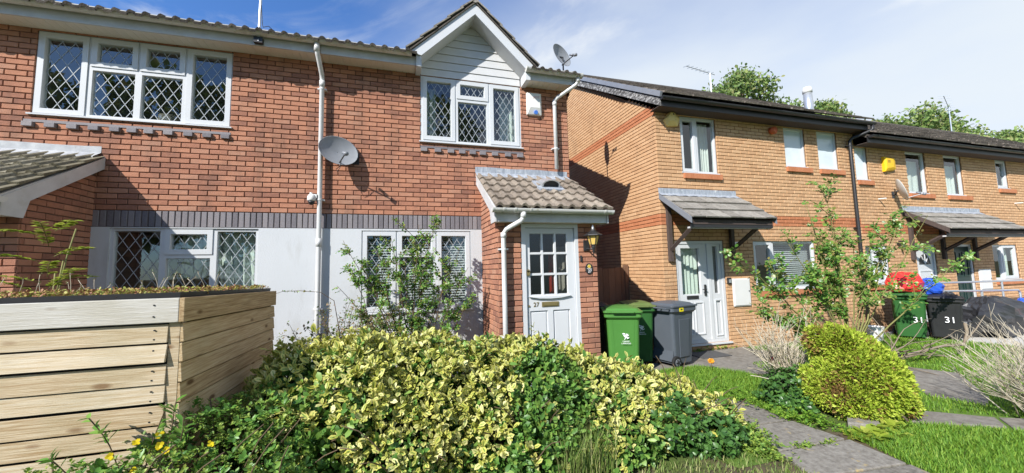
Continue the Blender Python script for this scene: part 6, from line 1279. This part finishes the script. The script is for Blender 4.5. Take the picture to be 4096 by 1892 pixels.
A = inpoly([(7.35,-2.3),(8.0,-1.1),(9.0,-.9),(9.05,-.1),(13.0,-.1),(13.85,-2.6),(16,-3.1),(12,-6),(8,-6),(6.3,-5.2),(6.35,-3.95),(6.9,-3.6),(7.2,-3.0)]); O = out(*pathpolys)
grass('lawn_grass', 'mown green grass of the lawn before the tan terrace', lambda P: A(P) & O(P), 95000, .05, 'grass', .0042, .5, (6.2, 15, -6, -.05))
Bp = inpoly([(5.0,-.86),(7.0,-.9),(7.4,-1.52),(7.3,-2.3),(6.9,-2.7),(6.45,-2.95),(6.3,-3.0),(5.9,-2.0),(5.5,-2.2),(4.8,-2.2)]); grass('lawn_grass', 'ragged green grass between the yellow shrub and the grey bin', lambda P: Bp(P) & O(P), 52000, .065, 'grass', .004, .6, (4.7, 7.7, -3.1, -.95))
Cp = inpoly([(6.32,-4.1),(6.5,-3.4),(7.4,-3.55),(8.3,-4.2),(7,-5.2),(6.2,-5.2)]); grass('rough_grass', 'longer grass in front of the golden conifer', lambda P: Cp(P) & O(P), 34000, .062, 'grass', .0036, .6, (6.1, 8.4, -5.2, -3.3))
Dp = inpoly([(3.4,-3.2),(3.9,-3.05),(4.0,-3.4),(3.5,-3.5)]); grass('grass_tuft', 'tall pale grass tuft at the front foot of the yellow shrub', Dp, 900, .42, 'drygrass', .0035, .35, (3.3, 4.1, -3.5, -3.0))
Ep = inpoly([(4.2,-3.3),(5.5,-3.5),(5.4,-4.2),(4.0,-3.9)]); grass('rough_grass', 'thin grass on the bare soil before the yellow shrub', Ep, 2500, .05, 'drygrass', .004, .6, (4.0, 5.6, -4.3, -3.2))
# ---- trees beyond the roofs
def tree(label, c, ells, n, size, group='trees beyond the roofs', mat='tree', th=9.0):
    t = thing('tree', label, 'tree', (c[0], c[1], GZ), group)
    P, Nn = shell(ells, n, .55, 1.10); P = P+RNG.normal(0, .18, P.shape); leaf_mesh('crown', P, unit(rnd_dir(len(P))+.4*Nn), unit(Nn+.9*rnd_dir(len(P))), RNG.uniform(.6, 1.3, len(P))*size, .55, mat, t)
    ps = [([(c[0], c[1], GZ), (c[0]+.2, c[1], th*.5), (c[0], c[1]+.1, th)], [.35, .28, .16])]
    for e in ells: ps.append(([(c[0]+.1, c[1], th*.55), ((c[0]+e[0])/2, (c[1]+e[1])/2, (th*.7+e[2])/2), (e[0], e[1], e[2]), (e[0]+.3, e[1], e[2]+e[5]*.9)], [.14, .10, .06, .02]))
    stems('trunk', ps, 'bark', t, 6)
rg = random.Random(9); TSH = -2.0
def clumps(pts, r, dx=0, dz=0): return [(x+dx+rg.uniform(-.3, .3), y+rg.uniform(-1, 1), z+dz, r*rg.uniform(.7, 1.2), r*rg.uniform(.7, 1.2), r*rg.uniform(.6, 1.0)) for x, y, z in pts]
tree('tall two-headed tree rising behind the tan end house roof', (27, 14), clumps([(23.4,14,13.3), (23.6,14,12.0), (24.4,14,12.6), (25.8,14,14.5), (26.6,14,15.1), (26.0,14,13.2), (27.4,14,14.3), (27.2,14,12.8), (28.6,14,13.2), (24.0,14,11), (25.6,14,11.2), (27.5,14,11.3), (29.5,14,12.6), (30.5,14,12.4), (29,14,11.2)], 1.05, -.6, -.5), 9500, .24)
tree('rounded tree showing beside the grey roof flue', (33, 14), clumps([(31.6,14,12.2), (32.6,14,13.0), (33.6,14,13.4), (34.6,14,12.9), (33.5,14,12), (32,14,11.3), (35,14,11.8)], 0.95, -.3, -.6), 4600, .24)
tree('broad tree crown above the lower tan roof', (41, 12), clumps([(36.5,12,11.3), (37.8,12,11.2), (39,12,11.8), (40.2,12,12.3), (41.4,12,12.4), (42.6,12,12.2), (43.8,12,11.9), (45,12,11.5), (46.2,12,11.2), (39.5,12,10.4), (42,12,10.6), (44.5,12,10.4), (47,12,10.6), (37,12,10.2)], 1.15, 0, -.5), 9000, .26)
tree('distant tree behind the thin television aerial', (54, 12), clumps([(50.5,12,11.2), (52,12,11.6), (53.5,12,12.1), (55,12,11.7), (56.5,12,12.2), (58,12,12.0), (52,12,10.4), (55,12,10.4)], 1.15, 0, -.6), 4600, .28)
# ---- wood on the far side of the road, mirrored in the leaded windows
E9 = [(rg.uniform(-34, 6), rg.uniform(-32, -27), rg.uniform(4, 15.0), rg.uniform(2.6, 4.2), rg.uniform(2, 3), rg.uniform(2.2, 3.4)) for _ in range(38)]
P, Nn = shell(E9, 16000, .7, 1.05); o = leaf_mesh('woodland', P, unit(rnd_dir(len(P))+.4*Nn), unit(Nn+.8*rnd_dir(len(P))), RNG.uniform(.5, 1.0, len(P)), .6, 'tree', None, lite=True); tag(o, 'dark mass of trees across the road mirrored in the leaded windows', 'woodland', kind='stuff')
